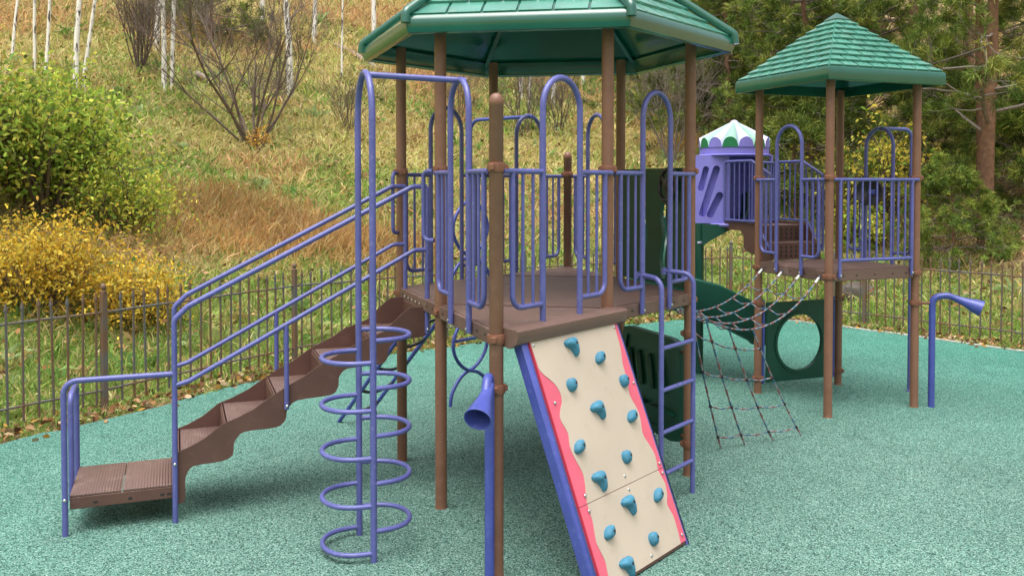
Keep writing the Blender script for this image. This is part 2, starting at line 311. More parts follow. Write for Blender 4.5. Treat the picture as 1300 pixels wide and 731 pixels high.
# rubber sheet: a rounded outline a hand's breadth inside the fence
def inset(d):
    pts = []
    P = np.vstack([FENCE]); out = []
    for i in range(len(P)):
        a = P[max(i-1, 0)]; b = P[min(i+1, len(P)-1)]; t = unit(b-a); nrm = np.array([t[1], -t[0]]); out.append(P[i]+nrm*d)
    for i in range(len(out)-1):          # Catmull-Rom
        p0, p1, p2, p3 = [out[min(max(i+k, 0), len(out)-1)] for k in (-1, 0, 1, 2)]
        for t in np.linspace(0, 1, 7)[:-1]: pts.append(.5*((2*p1)+(p2-p0)*t+(2*p0-5*p1+4*p2-p3)*t*t+(3*p1-p0-3*p2+p3)*t**3))
    pts.append(out[-1]); return [np.array(p)+np.array([.03*sin(i*1.7), .03*cos(i*2.3)]) for i, p in enumerate(pts)]
edge = inset(.42); outl = [V3(*p, -.06) for p in edge] + [V3(13.2, -12, -.06), V3(-10.5, -12, -.06)]
r = M().prism(outl, (0, 0, .06)); tagmesh('rubber_surface', r.mesh('rubber_surface', 'rubber', 0), kind='structure')

kb = M(); ke = [V3(*p, 0) for p in edge if p[0] > 3.2]
for a, b in zip(ke[:-1], ke[1:]):
    t = unit(b-a); nn_ = V3(-t[1], t[0], 0); kb.box((a+b)/2+nn_*.035+V3(0, 0, -.03), t, nn_, (0, 0, 1), np.linalg.norm(b-a)/2+.004, .03, .042)
tagmesh('concrete_edging', kb.mesh('concrete_edging', mat('pale_concrete', (.5, .48, .44), .85, .15, 12), 0), kind='structure')

# ------------------------------------------------------------ tower geometry
PA = {'right': (1.4563, 7.325), 'backright': (1.0267, 8.469), 'backleft': (-.1788, 8.669), 'left': (-.9547, 7.725), 'frontleft': (-.5251, 6.581), 'frontright': (.6804, 6.381), 'front': (-.0953, 5.437), 'back': (.5971, 9.613)}
PB = {'left': (2.8214, 10.230), 'front': (3.2470, 9.154), 'right': (4.3238, 9.579), 'back': (3.8983, 10.656)}
CA = np.array((.2508, 7.525)); CB = np.array((3.5726, 9.9048))
DZ = 1.51; RP = .0435
def bolt_mesh(r=.011, h=.008): return M().lathe([(r, 0), (r, h*.4), (r*.7, h*.85), (r*.15, h)], n=8).mesh('bolt', 'steel', 40)
BOLT = bolt_mesh()
def aim(n):       # euler that turns +Z to n
    from mathutils import Vector
    return Vector(n).to_track_quat('Z', 'Y').to_euler()
def clamp_mesh():
    m = M().lathe([(RP+.001, -.03), (RP+.010, -.028), (RP+.013, -.012), (RP+.013, .012), (RP+.010, .028), (RP+.001, .03)], n=20, cap=False)
    for a in (.5, 2.6, 4.7): m.box((cos(a)*(RP+.014), sin(a)*(RP+.014), 0), (cos(a), sin(a), 0), (-sin(a), cos(a), 0), (0, 0, 1), .014, .018, .021, .006)
    return m.mesh('clamp', 'clamp', 40)
CLAMP = clamp_mesh()
def post_mesh(h, dome):
    prof = [(RP+.004, 0), (RP+.001, .012), (RP, .02), (RP, h-.03)]
    prof += [(RP+.002, h-.028), (RP+.002, h), (RP*.93, h+.02), (RP*.7, h+.036), (RP*.35, h+.045), (.004, h+.047)] if dome else [(RP, h)]
    return M().lathe(prof, n=22).mesh('post', 'post', 50)
def edge_frame(p, q, c):      # unit vectors along an edge and outward from the centre
    p = np.array(p); q = np.array(q); e = unit(q-p); n = np.array([e[1], -e[0]])
    if n @ ((p+q)/2-c) < 0: n = -n
    return p, e, n, np.linalg.norm(q-p)
def P3(p, e, n, a, o, z): return V3(p[0]+e[0]*a+n[0]*o, p[1]+e[1]*a+n[1]*o, z)

def railing(T, p, q, c, arch=True, top=3.09, rz=2.475, mtl='purple', solid=False, bot=1.63):
    p, e, n, L = edge_frame(p, q, c); pt = lambda a, z, o=.045: P3(p, e, n, a, o, z); m = M(); hw = .205
    mid = L/2; a0, a1 = mid-hw, mid+hw
    if arch:
        zs = top-hw; ar = [pt(a0, 1.43), pt(a0, zs)] + [pt(mid-hw*cos(t), zs+hw*sin(t)) for t in np.linspace(.12, pi-.12, 15)] + [pt(a1, zs), pt(a1, 1.43)]
        m.tube(ar, .0205, 12)
        for s, leg in ((0, a0), (L, a1)):
            sg = 1 if s == 0 else -1
            m.tube([pt(s+sg*.015, rz), pt(leg, rz)], .0175, 10)
            m.tube(fillet([pt(s+sg*.10, rz), pt(s+sg*.10, bot), pt(leg, bot)], .085, 6), .0175, 10)
    else:
        m.tube([pt(.015, rz), pt(L-.015, rz)], .0175, 10); m.tube([pt(.1, bot-.02), pt(L-.1, bot-.02)], .0175, 10)
        for s in (.1, L-.1): m.tube([pt(s, rz), pt(s, 1.43)], .0185, 10)
    o = T.part('railing', m, mtl, 50)
    bal = BAL.get((rz, bot, mtl))
    if not bal: bal = BAL[(rz, bot, mtl)] = M().tube([(0, 0, bot-.01), (0, 0, rz)], .0105, 8).mesh('baluster', mtl, 50)
    if arch: sp = [.10+(a0-.10)*k/3 for k in (1, 2)]; sp = sp+[L-s for s in sp]
    else: sp = list(np.linspace(.1, L-.1, 11)[1:-1])
    for s in sp: w = pt(s, 0); T.inst('baluster', bal, w, parent=o)
    for s in ((a0, a1) if arch else (.1, L-.1)): T.inst('bolt', BOLT, pt(s, 1.455, .0655), aim((n[0], n[1], 0)), parent=o)
    return o
BAL = {}

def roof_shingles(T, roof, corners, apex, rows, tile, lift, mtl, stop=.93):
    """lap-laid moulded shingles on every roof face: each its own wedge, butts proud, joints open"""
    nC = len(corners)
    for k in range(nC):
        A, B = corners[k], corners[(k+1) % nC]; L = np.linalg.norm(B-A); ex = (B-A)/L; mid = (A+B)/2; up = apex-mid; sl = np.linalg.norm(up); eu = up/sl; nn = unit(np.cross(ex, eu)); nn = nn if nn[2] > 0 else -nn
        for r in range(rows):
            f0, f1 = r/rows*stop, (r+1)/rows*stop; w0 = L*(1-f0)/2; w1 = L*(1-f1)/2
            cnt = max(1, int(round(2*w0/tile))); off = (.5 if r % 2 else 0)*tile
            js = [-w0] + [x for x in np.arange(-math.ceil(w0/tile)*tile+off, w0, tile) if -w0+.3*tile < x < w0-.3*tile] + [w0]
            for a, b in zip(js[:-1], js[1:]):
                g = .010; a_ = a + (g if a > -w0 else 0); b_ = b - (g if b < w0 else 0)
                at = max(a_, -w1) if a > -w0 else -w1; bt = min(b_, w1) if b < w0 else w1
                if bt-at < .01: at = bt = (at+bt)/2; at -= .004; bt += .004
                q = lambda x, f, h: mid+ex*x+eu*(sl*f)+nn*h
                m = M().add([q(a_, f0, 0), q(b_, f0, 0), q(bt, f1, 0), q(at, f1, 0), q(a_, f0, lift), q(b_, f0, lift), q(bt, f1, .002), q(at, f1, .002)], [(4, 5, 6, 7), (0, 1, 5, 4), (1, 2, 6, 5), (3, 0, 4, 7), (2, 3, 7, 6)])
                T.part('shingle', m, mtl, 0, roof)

# ---- tower with the six-sided roof
TA = Thing('play_tower', 'large six sided play tower with green shingled roof, brown posts and railed deck', 'playground tower', (*CA, 0))
tall = post_mesh(3.56, False)
for k, p in PA.items():
    h = {'front': 2.90, 'back': 2.69}.get(k)
    po = TA.inst('post', post_mesh(h, True) if h else tall, (*p, 0), label='short brown post with a domed cap' if h else None)
    for z in (1.455, 2.499): TA.inst('clamp', CLAMP, (0, 0, z), (0, 0, rng.uniform(0, 6)), po, local=True)
for z in (1.17, .26): TA.inst('clamp', CLAMP, (*PA['right'], z), (0, 0, .4))
hexo = ['frontleft', 'front', 'frontright', 'right', 'backright', 'back', 'backleft', 'left']
ring = [CA + (np.array(PA[k])-CA)*1.0 for k in hexo]
dk = M().prism([V3(*p, DZ-.012) for p in ring], (0, 0, .012)); deck = TA.part('deck', dk, 'deck', 0)
m = M()
for a, b in zip(ring, ring[1:]+ring[:1]):
    p, e, n, L = edge_frame(a, b, CA); m = M().box(P3(p, e, n, L/2, .003, DZ-.052), (*e, 0), (*n, 0), (0, 0, 1), L/2-RP-.004, .022, .048, .006)
    beam = TA.part('edge_beam', m, 'deck', 40, deck)
    for s in (.14, .3, L-.3, L-.14):
        TA.inst('bolt', SLOT if 'SLOT' in globals() else globals().setdefault('SLOT', M().box((0, 0, 0), (1, 0, 0), (0, 1, 0), (0, 0, 1), .013, .006, .002).mesh('slot', 'black', 0)), P3(p, e, n, s, .0255, DZ-.05), aim((*n, 0)), parent=deck)
# seams between the deck plates
for a, b in (('frontleft', 'frontright'), ('backleft', 'backright')):
    a = np.array(PA[a]); b = np.array(PA[b]); e = unit(b-a); m = M().box(V3(*((a+b)/2), DZ+.002), (*e, 0), (-e[1], e[0], 0), (0, 0, 1), np.linalg.norm(b-a)/2-.05, .01, .003)
    TA.part('seam_strip', m, 'stair', 0, deck)
for a, b in (('front', 'frontright'), ('frontleft', 'front'), ('frontright', 'right')): railing(TA, PA[a], PA[b], CA)
for a, b in (('left', 'backleft'), ('backleft', 'back'), ('back', 'backright')): railing(TA, PA[a], PA[b], CA)
# grab loops either side of the stair opening
p, e, n, L = edge_frame(PA['left'], PA['frontleft'], CA)
for a, s in ((0, 1), (L, -1)):
    TA.part('grab_loop', M().tube(fillet([P3(p, e, n, a+s*.03, .05, 2.49), P3(p, e, n, a+s*.11, .1, 2.49), P3(p, e, n, a+s*.11, .1, 1.98), P3(p, e, n, a+s*.03, .04, 1.98)], .05), .016, 10), 'purple', 50)
# six-sided roof: hollow panels, rolled eaves, ridge caps, shingles
RO, ZE, SLP = 1.515, 3.575, .70
th0 = -.1643; cor = [CA + RO*np.array([cos(th0+k*pi/3), sin(th0+k*pi/3)]) for k in range(6)]
apx = V3(*CA, ZE+RO*SLP); roofA = None
for k in range(6):
    A = V3(*cor[k], ZE); B = V3(*cor[(k+1) % 6], ZE); nrm = unit(np.cross(B-A, apx-A)); nrm *= np.sign(nrm[2]); t = nrm*-.03
    m = M().add([A, B, apx, A+t, B+t, apx+t*1.2], [(0, 1, 2), (5, 4, 3), (0, 3, 4, 1)])
    if roofA is None: roofA = TA.part('roof', m, 'roof', 0)
    else: TA.part('roof_panel', m, 'roof', 0, roofA)
    out = unit((A+B)/2-V3(*CA, ZE)); ed = unit(B-A)
    prof = [(-.05, .03), (.0, .018), (.03, .0), (.045, -.03), (.045, -.075), (.03, -.115), (.0, -.125), (-.03, -.11), (-.03, -.06), (-.09, .0)]
    ea = []; 
    for P_, sg in ((A, -1), (B, 1)):
        for o, z in prof: ea.append(P_+out*o+ed*sg*o*.577+V3(0, 0, z))
    npf = len(prof); m = M().add(ea, [(i, (i+1) % npf, npf+(i+1) % npf, npf+i) for i in range(npf)]+[tuple(range(npf)), tuple(range(2*npf-1, npf-1, -1))])
    TA.part('eave', m, 'roof', 50, roofA)
    dv = unit(apx-A); base = A-V3(*CA, ZE); od = unit(base)
    m = M().tube(fillet([A+od*.058+V3(0, 0, -.05), A+od*.052+V3(0, 0, .028), A+(apx-A)*.985+V3(0, 0, .03)], .05, 4), .034, 10)
    TA.part('ridge_cap', m, 'roof', 50, roofA)
    # moulded ribs under the roof
    m = M().box(A+(apx-A)*.42-V3(0, 0, .055), dv, np.cross(dv, (0, 0, 1)), np.cross(np.cross(dv, (0, 0, 1)), dv), np.linalg.norm(apx-A)*.4, .02, .022)
    TA.part('rafter', m, 'roof', 0, roofA)
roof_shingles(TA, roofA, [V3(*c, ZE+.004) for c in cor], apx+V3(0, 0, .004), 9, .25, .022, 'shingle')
TA.part('finial', M().lathe([(.14, -.06), (.12, .01), (.06, .05), (.01, .07)], apx, 14), 'roof', 50, roofA)

# ---- square tower
TB = Thing('play_tower', 'smaller square play tower with four sided green roof, right of the purple turret', 'playground tower', (*CB, 0))
tallB = post_mesh(3.50, False)
for k, p in PB.items():
    po = TB.inst('post', tallB, (*p, 0))
    for z in (1.445, 2.458): TB.inst('clamp', CLAMP, (0, 0, z), (0, 0, rng.uniform(0, 6)), po, local=True)
for z in (1.03, .17):
    for k in ('left', 'back'): TB.inst('clamp', CLAMP, (*PB[k], z), (0, 0, .9))
sq = ['left', 'front', 'right', 'back']; ringB = [np.array(PB[k]) for k in sq]
deckB = TB.part('deck', M().prism([V3(*p, DZ-.012) for p in ringB], (0, 0, .012)), 'deck', 0)
for a, b in zip(ringB, ringB[1:]+ringB[:1]):
    p, e, n, L = edge_frame(a, b, CB); TB.part('edge_beam', M().box(P3(p, e, n, L/2, .003, DZ-.06), (*e, 0), (*n, 0), (0, 0, 1), L/2-RP-.004, .022, .055, .006), 'deck', 40, deckB)
    for s in (.16, .34, .58, .82, 1.0): TB.inst('slot', SLOT, P3(p, e, n, s, .0255, DZ-.06), aim((*n, 0)), parent=deckB)
railing(TB, PB['left'], PB['front'], CB, rz=2.44, top=3.02); railing(TB, PB['front'], PB['right'], CB, arch=False, rz=2.44)
railing(TB, PB['right'], PB['back'], CB, rz=2.44, top=3.02)
RB, ZB, ZAP = 1.05, 3.565, 4.255; thb = -.4091; corB = [CB+RB*np.array([cos(thb+k*pi/2), sin(thb+k*pi/2)]) for k in range(4)]; apB = V3(*CB, ZAP); roofB = None
for k in range(4):
    A = V3(*corB[k], ZB); B = V3(*corB[(k+1) % 4], ZB); nrm = unit(np.cross(B-A, apB-A)); nrm *= np.sign(nrm[2]); t = nrm*-.025
    m = M().add([A, B, apB, A+t, B+t, apB+t], [(0, 1, 2), (5, 4, 3), (0, 3, 4, 1)])
    if roofB is None: roofB = TB.part('roof', m, 'roof', 0)
    else: TB.part('roof_panel', m, 'roof', 0, roofB)
    p, e, n, L = edge_frame(corB[k], corB[(k+1) % 4], CB); prof = [(.0, .012), (.022, .0), (.03, -.018), (.030, -.118), (.022, -.132), (-.012, -.132), (-.012, -.03)]
    ea = [V3(*(np.array(P_)+n*o+e*sg*o), ZB+z) for P_, sg in ((corB[k], -1), (corB[(k+1) % 4], 1)) for o, z in prof]; q = len(prof)
    TB.part('eave', M().add(ea, [(i, (i+1) % q, q+(i+1) % q, q+i) for i in range(q)]+[tuple(range(q)), tuple(range(2*q-1, q-1, -1))]), 'roof', 40, roofB)
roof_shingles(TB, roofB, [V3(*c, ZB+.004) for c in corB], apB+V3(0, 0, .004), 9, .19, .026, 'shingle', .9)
topc = [apB+(V3(*c, ZB)-apB)*.13+V3(0, 0, .03) for c in corB]
TB.part('roof_cap', M().add(topc+[apB+V3(0, 0, .02)]+[p-V3(0, 0, .03) for p in topc], [(0, 1, 4), (1, 2, 4), (2, 3, 4), (3, 0, 4)]+[(k, k+5, (k+1) % 4+5, (k+1) % 4) for k in range(4)]), 'roof', 0, roofB)

# ------------------------------------------------------------ staircase and transfer platform
O = np.array([-.7399, 7.153]); U = np.array([-.936, -.3517]); Vv = np.array([.3517, -.936])
S3 = lambda u, v, z: V3(O[0]+U[0]*u+Vv[0]*v, O[1]+U[1]*u+Vv[1]*v, z)
TS = Thing('staircase', 'brown moulded staircase with wavy side walls and purple double handrails', 'stairs', (*S3(.9, -.12, 0)[:2], 0))
top = [(0.0, 1.44), (.13, 1.44), (.19, 1.40), (.33, 1.27), (.42, 1.235), (.52, 1.205), (.62, 1.14), (.72, 1.095), (.82, 1.045), (.94, .965), (1.06, .905), (1.2, .82), (1.3, .755), (1.42, .70), (1.52, .665), (1.64, .575), (1.75, .52), (1.835, .49)]
cb = [(1.835, .12), (1.778, .13), (1.778, .31), (1.735, .385), (1.51, .395), (1.448, .43), (1.443, .53), (1.385, .597), (1.13, .603), (1.075, .65), (1.066, .73), (1.01, .794), (.72, .81), (.685, .87), (.683, .945), (.635, 1.003), (.352, 1.013), (.312, 1.05), (.296, 1.14), (.24, 1.196), (.03, 1.205), (.0, 1.225)]
cbs = [cb[0]]
for i in range(1, len(cb)-1):
    a, b, c = np.array(cb[i-1]), np.array(cb[i]), np.array(cb[i+1]); cbs += [tuple(b+(a-b)*.28), tuple(b+(a-b)*.06+(c-b)*.06), tuple(b+(c-b)*.28)]
cbs.append(cb[-1]); VN, VF = .195, -.44
for v in (VN, VF-.012):
    TS.part('stringer', M().prism([S3(u, v, z) for u, z in top+cbs], np.array([*Vv, 0])*.012), 'stair', 30)
tz = [1.225, 1.048, .845, .665, .487]; tu = [(.02, .43), (.43, .79), (.79, 1.15), (1.15, 1.5), (1.5, 1.82)]
vm = (VN+VF)/2; hwid = (VN-VF)/2-.002
for z, (u0, u1) in zip(tz, tu):
    st = TS.part('step', M().box(S3((u0+u1)/2, vm, z-.012), (*U, 0), (*Vv, 0), (0, 0, 1), (u1-u0)/2-.004, hwid, .012, .004), 'tread', 40)
    rh = (([1.44]+tz)[tz.index(z)]-z)/2-.012; TS.part('riser', M().box(S3(u0+.006, vm, z+rh+.002), (*U, 0), (*Vv, 0), (0, 0, 1), .005, hwid, rh, .002), 'stair', 0, st)
    TS.part('nosing', M().box(S3(u1-.008, vm, z-.03), (*U, 0), (*Vv, 0), (0, 0, 1), .012, hwid-.002, .034, .008), 'stair', 40, st)
TS.part('riser', M().box(S3(1.827, vm, .37), (*U, 0), (*Vv, 0), (0, 0, 1), .005, hwid, .10, .002), 'stair', 0)
for v, s in ((VN+.035, 1), (VF-.035, -1)):
    h = TS.part('handrail', M().tube(fillet([S3(0.0, v, 2.375), S3(.115, v, 2.375), S3(1.75, v, 1.53), S3(1.842, v, 1.44), S3(1.845, v, 0)], [.08, .09, .06], 6), .0195, 12), 'purple', 50)
    TS.part('lower_rail', M().tube(fillet([S3(0, v, 1.886), S3(.10, v, 1.886), S3(1.745, v, 1.0), S3(1.84, v, .975)], [.08, .08], 5), .0175, 10), 'purple', 50, h)
    TS.part('rail_post', M().tube([S3(0.0, v, 2.375), S3(0.0, v, 1.24)], .0195, 10), 'purple', 50, h)
    TS.part('rail_post', M().tube([S3(1.07, v, .74), S3(1.07, v, 1.363)], .0185, 10), 'purple', 50, h)
    for u, z in ((0, 1.27), (1.07, .765), (1.845, .42)): TS.inst('bolt', BOLT, S3(u, v+s*.0195, z), aim((*(Vv*s), 0)), parent=h)
for k in range(5): TS.inst('bolt', BOLT, S3(.033, -.36+.12*k, 1.455), aim((*U, 0)))
TP = Thing('step_platform', 'low brown ribbed transfer platform on purple legs at the foot of the stairs', 'step platform', (*S3(2.2, vm, 0)[:2], 0))
for k in range(2):
    u0, u1 = ((1.862, 2.187), (2.193, 2.52))[k]
    TP.part('deck_plate', M().box(S3((u0+u1)/2, vm, .262), (*U, 0), (*Vv, 0), (0, 0, 1), (u1-u0)/2, hwid+.015, .008, .003), 'tread', 40)
fr = TP.part('frame', M().box(S3(2.19, VN+.008, .212), (*U, 0), (*Vv, 0), (0, 0, 1), .33, .008, .041, .004).box(S3(2.19, VF-.008, .212), (*U, 0), (*Vv, 0), (0, 0, 1), .33, .008, .041, .004).box(S3(2.514, vm, .212), (*U, 0), (*Vv, 0), (0, 0, 1), .006, hwid-.004, .04).box(S3(1.866, vm, .212), (*U, 0), (*Vv, 0), (0, 0, 1), .006, hwid-.004, .04), 'stair', 40)
for u in (2.36, 2.14, 1.93, 1.885): TP.inst('slot', SLOT, S3(u, VN+.0165, .205), aim((*Vv, 0)), parent=fr)
hd = TP.part('handrail', M().tube(fillet([S3(1.85, VN+.035, 1.058), S3(2.548, VN+.035, 1.058), S3(2.548, VN+.035, 0)], .085, 6), .02, 12), 'purple', 50)
TP.inst('bolt', BOLT, S3(2.548, VN+.055, .25), aim((*Vv, 0)), parent=hd)
TP.part('grab_loop', M().tube(fillet([S3(2.535, -.06, .15), S3(2.535, -.06, .90), S3(2.535, VF-.02, .90), S3(2.535, VF-.02, 0)], .07, 6), .02, 12), 'purple', 50)
TP.part('leg', M().tube([S3(2.40, VF-.03, 0), S3(2.40, VF-.03, .2)], .02, 10), 'purple', 50)
TP.part('leg', M().tube([S3(1.95, VF-.03, 0), S3(1.95, VF-.03, .2)], .02, 10), 'purple', 50)

# ------------------------------------------------------------ loop climber (two poles with half-round rungs)
p, e, n, L = edge_frame(PA['frontleft'], PA['front'], CA); q = lambda a, o, z: P3(p, e, n, a, o, z)
ac, oc, hp = .532, .665, .237
TL = Thing('loop_climber', 'tall purple loop climber with half round rungs in front of the stairs', 'climber', (*q(ac, oc, 0)[:2], 0))
TL.part('pole', M().tube([q(ac-hp, oc, 0), q(ac-hp, oc, 2.80)], .0215, 12), 'purple', 50)
TL.part('pole', M().tube([q(ac+hp, oc, 0), q(ac+hp, oc, 2.80)], .0215, 12), 'purple', 50)
arcp = [q(ac-hp*cos(t), oc, 2.80+(.32)*sin(t)**.9) for t in np.linspace(0, pi, 19)]
TL.part('top_arch', M().tube(arcp, .0215, 12), 'purple', 50)
TL.part('top_bar', M().tube([q(ac, oc-.005, 3.108), q(L/2+.01, .0, 3.085)], .0205, 12), 'purple', 50)
TL.part('bar_sleeve', M().tube([q(.575, .24, 3.095), q(.573, .22, 3.0945)], .0225, 12), 'purple', 50)
for sg, z0, cnt in ((1, .055, 5), (-1, .195, 5)):
    for k in range(cnt):
        z = z0+.303*k; pts = [q(ac-hp, oc, z)]+[q(ac-hp*cos(t), oc+sg*(.02+.265*sin(t)**.75), z) for t in np.linspace(.05, pi-.05, 17)]+[q(ac+hp, oc, z)]
        TL.part('rung', M().tube(pts, .0165, 10), 'purple', 50)

# ------------------------------------------------------------ climbing wall
p, e, n, L = edge_frame(PA['front'], PA['frontright'], CA); q = lambda a, o, z: P3(p, e, n, a, o, z)
A0 = q(0, .12, 1.43); E3 = V3(*e, 0); SD = unit(V3(n[0]*.56, n[1]*.56, -1.41)); NW = unit(np.cross(SD, E3)); NW = NW if NW[2] > 0 else -NW
w = lambda a, s, h=0.: A0+E3*a+SD*s+NW*h
TW = Thing('climbing_wall', 'sloping cream climbing board with wavy pink borders and blue holds', 'climbing wall', (*q(.65, .4, 0)[:2], 0))
TW.part('ledge', M().prism([q(.02, o, z) for o, z in ((.02, 1.522), (.135, 1.516), (.15, 1.505), (.152, 1.468), (.14, 1.43), (.09, 1.40), (.028, 1.41))], E3*1.24), 'deck', 30)
for a in (.118, 1.145):
    TW.part('side_beam', M().box(w(a+.004 if a < 1 else a+.024, .755, -.036), E3, SD, NW, .028 if a < 1 else .014, .80, .040 if a < 1 else .038, .010), 'dpurple' if a < 1 else 'purple', 40)
cut = 1.02
lw = [(.172, -.01), (.182, .207), (.235, .235), (.300, .30), (.323, .381), (.285, .44), (.238, .468), (.242, .53), (.275, .58), (.278, .615), (.246, .664), (.265, .75), (.303, .846), (.285, .93), (.257, .989), (.252, 1.06), (.257, 1.12), (.229, 1.242), (.262, 1.359), (.25, 1.43), (.25, 1.505)]
rw = [(1.133, -.01), (1.127, .18), (1.105, .28), (1.10, .412), (1.082, .502), (1.108, .60), (1.11, .66), (1.086, .769), (1.118, .87), (1.13, .93), (1.114, 1.023), (1.135, 1.12), (1.125, 1.19), (1.100, 1.241), (1.12, 1.33), (1.118, 1.42), (1.11, 1.505)]
def smooth2(pts, s0, s1, nn=40):
    P_ = np.array(pts); t = np.linspace(s0, s1, nn); idx = P_[:, 1]; a = np.interp(t, idx, P_[:, 0]); k = np.ones(3)/3; b = a.copy(); b[1:-1] = np.convolve(a, k, 'valid'); return list(zip(b, t))
for s0, s1, nm in ((-.01, cut-.002, 'upper'), (cut+.002, 1.505, 'lower')):
    bd = TW.part('board', M().prism([w(.160, s0, 0), w(1.152, s0, 0), w(1.152, s1, 0), w(.160, s1, 0)], -NW*.014), 'pink', 0)
    TW.part('red_edge', M().prism([w(.1595, s0, -.003), w(.1715, s0, -.003), w(.1715, s1, -.003), w(.1595, s1, -.003)], NW*.0055), 'red', 0, bd)
    l = smooth2(lw, s0, s1); rr = smooth2(rw, s0, s1); m = M(); nn = len(l); vs = []
    for (a, s), (b, s_) in zip(l, rr): b = 1.072+(b-1.108)*1.7; vs += [w(a, s, .0035), w(b, s_, .0035), w(a, s, .0004), w(b, s_, .0004)]
    f = [(4*i, 4*i+4, 4*i+5, 4*i+1) for i in range(nn-1)]+[(4*i, 4*i+2, 4*i+6, 4*i+4) for i in range(nn-1)]+[(4*i+1, 4*i+5, 4*i+7, 4*i+3) for i in range(nn-1)]+[(0, 1, 3, 2), (4*nn-4, 4*nn-2, 4*nn-1, 4*nn-3)]
    TW.part('cream_face', m.add(vs, f), 'cream', 0, bd)
TW.part('toe_bar', M().box(w(.65, 1.515, -.035), E3, SD, NW, .49, .007, .03), 'stair', 0)
WM = Matrix((( E3[0], SD[0]*-1, NW[0]), (E3[1], SD[1]*-1, NW[1]), (E3[2], SD[2]*-1, NW[2]))); WE = WM.to_euler()
def hold_mesh(outl, h, lean):
    nn = 20; P_ = np.array(outl); ang = np.linspace(0, 2*pi, len(P_), endpoint=False)
    def samp(f): i = f*len(P_); a = int(i) % len(P_); t = i-int(i); p0, p1, p2, p3 = [P_[(a+k) % len(P_)] for k in (-1, 0, 1, 2)]; return .5*((2*p1)+(p2-p0)*t+(2*p0-5*p1+4*p2-p3)*t*t+(3*p1-p0-3*p2+p3)*t**3)
    base = [samp(k/nn) for k in range(nn)]; m = M(); vs = []; lv = [(1.0, 0), (1.03, .25), (.98, .5), (.84, .75), (.6, .92), (.3, 1.0)]
    for s, z in lv: vs += [V3(b[0]*s+lean[0]*z, b[1]*s+lean[1]*z, z*h) for b in base]
    f = [(i*nn+k, i*nn+(k+1) % nn, (i+1)*nn+(k+1) % nn, (i+1)*nn+k) for i in range(len(lv)-1) for k in range(nn)]+[tuple(range((len(lv)-1)*nn, len(lv)*nn))]
    return m.add(vs, f).mesh('hold', 'hold', 60)
TEAR = hold_mesh([(-.058, .022), (-.03, .040), (.008, .046), (.040, .044), (.050, .015), (.046, -.03), (.036, -.068), (.022, -.074), (.010, -.045), (-.012, -.016), (-.045, -.003)], .055, (.006, .006))
OVAL = hold_mesh([(-.046, -.016), (-.03, .018), (.004, .037), (.034, .036), (.045, .012), (.036, -.02), (.006, -.036), (-.026, -.036)], .046, (.006, .008))
RND = hold_mesh([(-.038, .002), (-.027, .03), (.0, .038), (.028, .03), (.038, .0), (.026, -.034), (.0, -.044), (-.028, -.03)], .046, (.004, .008))
HOLE = M().lathe([(.010, 0), (.010, .003), (.004, .0035)], n=8).mesh('bolt_hole', 'black', 0)
for kd, a, s in (('T', .551, .086), ('O', .815, .211), ('R', .433, .325), ('R', 1.003, .399), ('T', .616, .518), ('O', .964, .636), ('O', .323, .696), ('R', .766, .86), ('T', .417, .918), ('O', .975, 1.165), ('T', .63, 1.126), ('O', .361, 1.225), ('R', .778, 1.386), ('T', .429, 1.441)):
    E2 = WE.copy(); me = {'T': TEAR, 'O': OVAL, 'R': RND}[kd]; h = TW.inst('hold', me, w(a, s, .002)); h.rotation_euler = (WM @ Matrix.Rotation(rng.uniform(-.12, .12), 3, 'Z')).to_euler()
    TW.inst('bolt_hole', HOLE, (.012, .006, .053 if kd == 'T' else .044), parent=h, local=True)
for a, s in ((.195, .03), (1.105, .03), (.61, .045), (.235, .40), (1.125, .43), (.255, .97), (.25, 1.06), (.70, .965), (.70, 1.05), (1.125, .985), (1.125, 1.05), (.72, 1.47), (1.12, 1.46)):
    TW.inst('bolt', BOLT, w(a, s, .0036), WE)

# ------------------------------------------------------------ ladder
p, e, n, L = edge_frame(PA['frontright'], PA['right'], CA); q = lambda a, o, z: P3(p, e, n, a, o, z)
TR = Thing('ladder', 'purple rung ladder with curved handrail tops beside the climbing wall', 'ladder', (*q(.62, .227, 0)[:2], 0))
for a, leg in ((.375, .405), (.862, .815)):
    TR.part('side_rail', M().tube(fillet([q(leg, .0, 1.715), q(leg+.0, .06, 1.715), q(a, .227, 1.70), q(a, .227, 0)], [.03, .14], 8), .0195, 12), 'purple', 50)
    TR.part('rail_bracket', M().tube([q(leg, .0, 1.69), q(leg, .0, 1.74)], .026, 10), 'purple', 50)
for z in (.255, .567, .88, 1.19): TR.part('rung', M().tube([q(.375, .227, z), q(.862, .227, z)], .0165, 10), 'purple', 50)

# ------------------------------------------------------------ talk tubes
def talk_tube(label, foot, ztop, path, bell_dir, rb, clamp_to, r=.03):
    T = Thing('talk_tube', label, 'talk tube', (*foot, 0), 'talking tubes on the posts'); pts = fillet([V3(*foot, 0)]+[V3(*x) for x in path], .11, 8)
    T.part('pipe', M().tube(pts, r, 14), 'dpurple', 50)
    c = np.array(path[-1], float); d = unit(np.array(bell_dir, float)); prof = [(r*1.02, -.10), (r*1.1, -.06), (r*1.5, .03), (r*2.1, .10), (rb*.93, .155), (rb, .17), (rb*1.0, .178), (rb*.93, .176), (r*2.0, .11), (r*1.3, .04), (r*.9, -.02), (.004, -.03)]
    T.part('horn', M().lathe(prof, c, 24, d, cap=False), 'dpurple', 50)
    a = np.array(clamp_to, float); b = np.array([foot[0], foot[1], a[2]]); T.part('bracket', M().tube([a, a+(b-a)*.9], .014, 8), 'clamp', 50); return T
d1 = unit((-.085, -.30, -.26)); f1 = (-.135, 5.335)
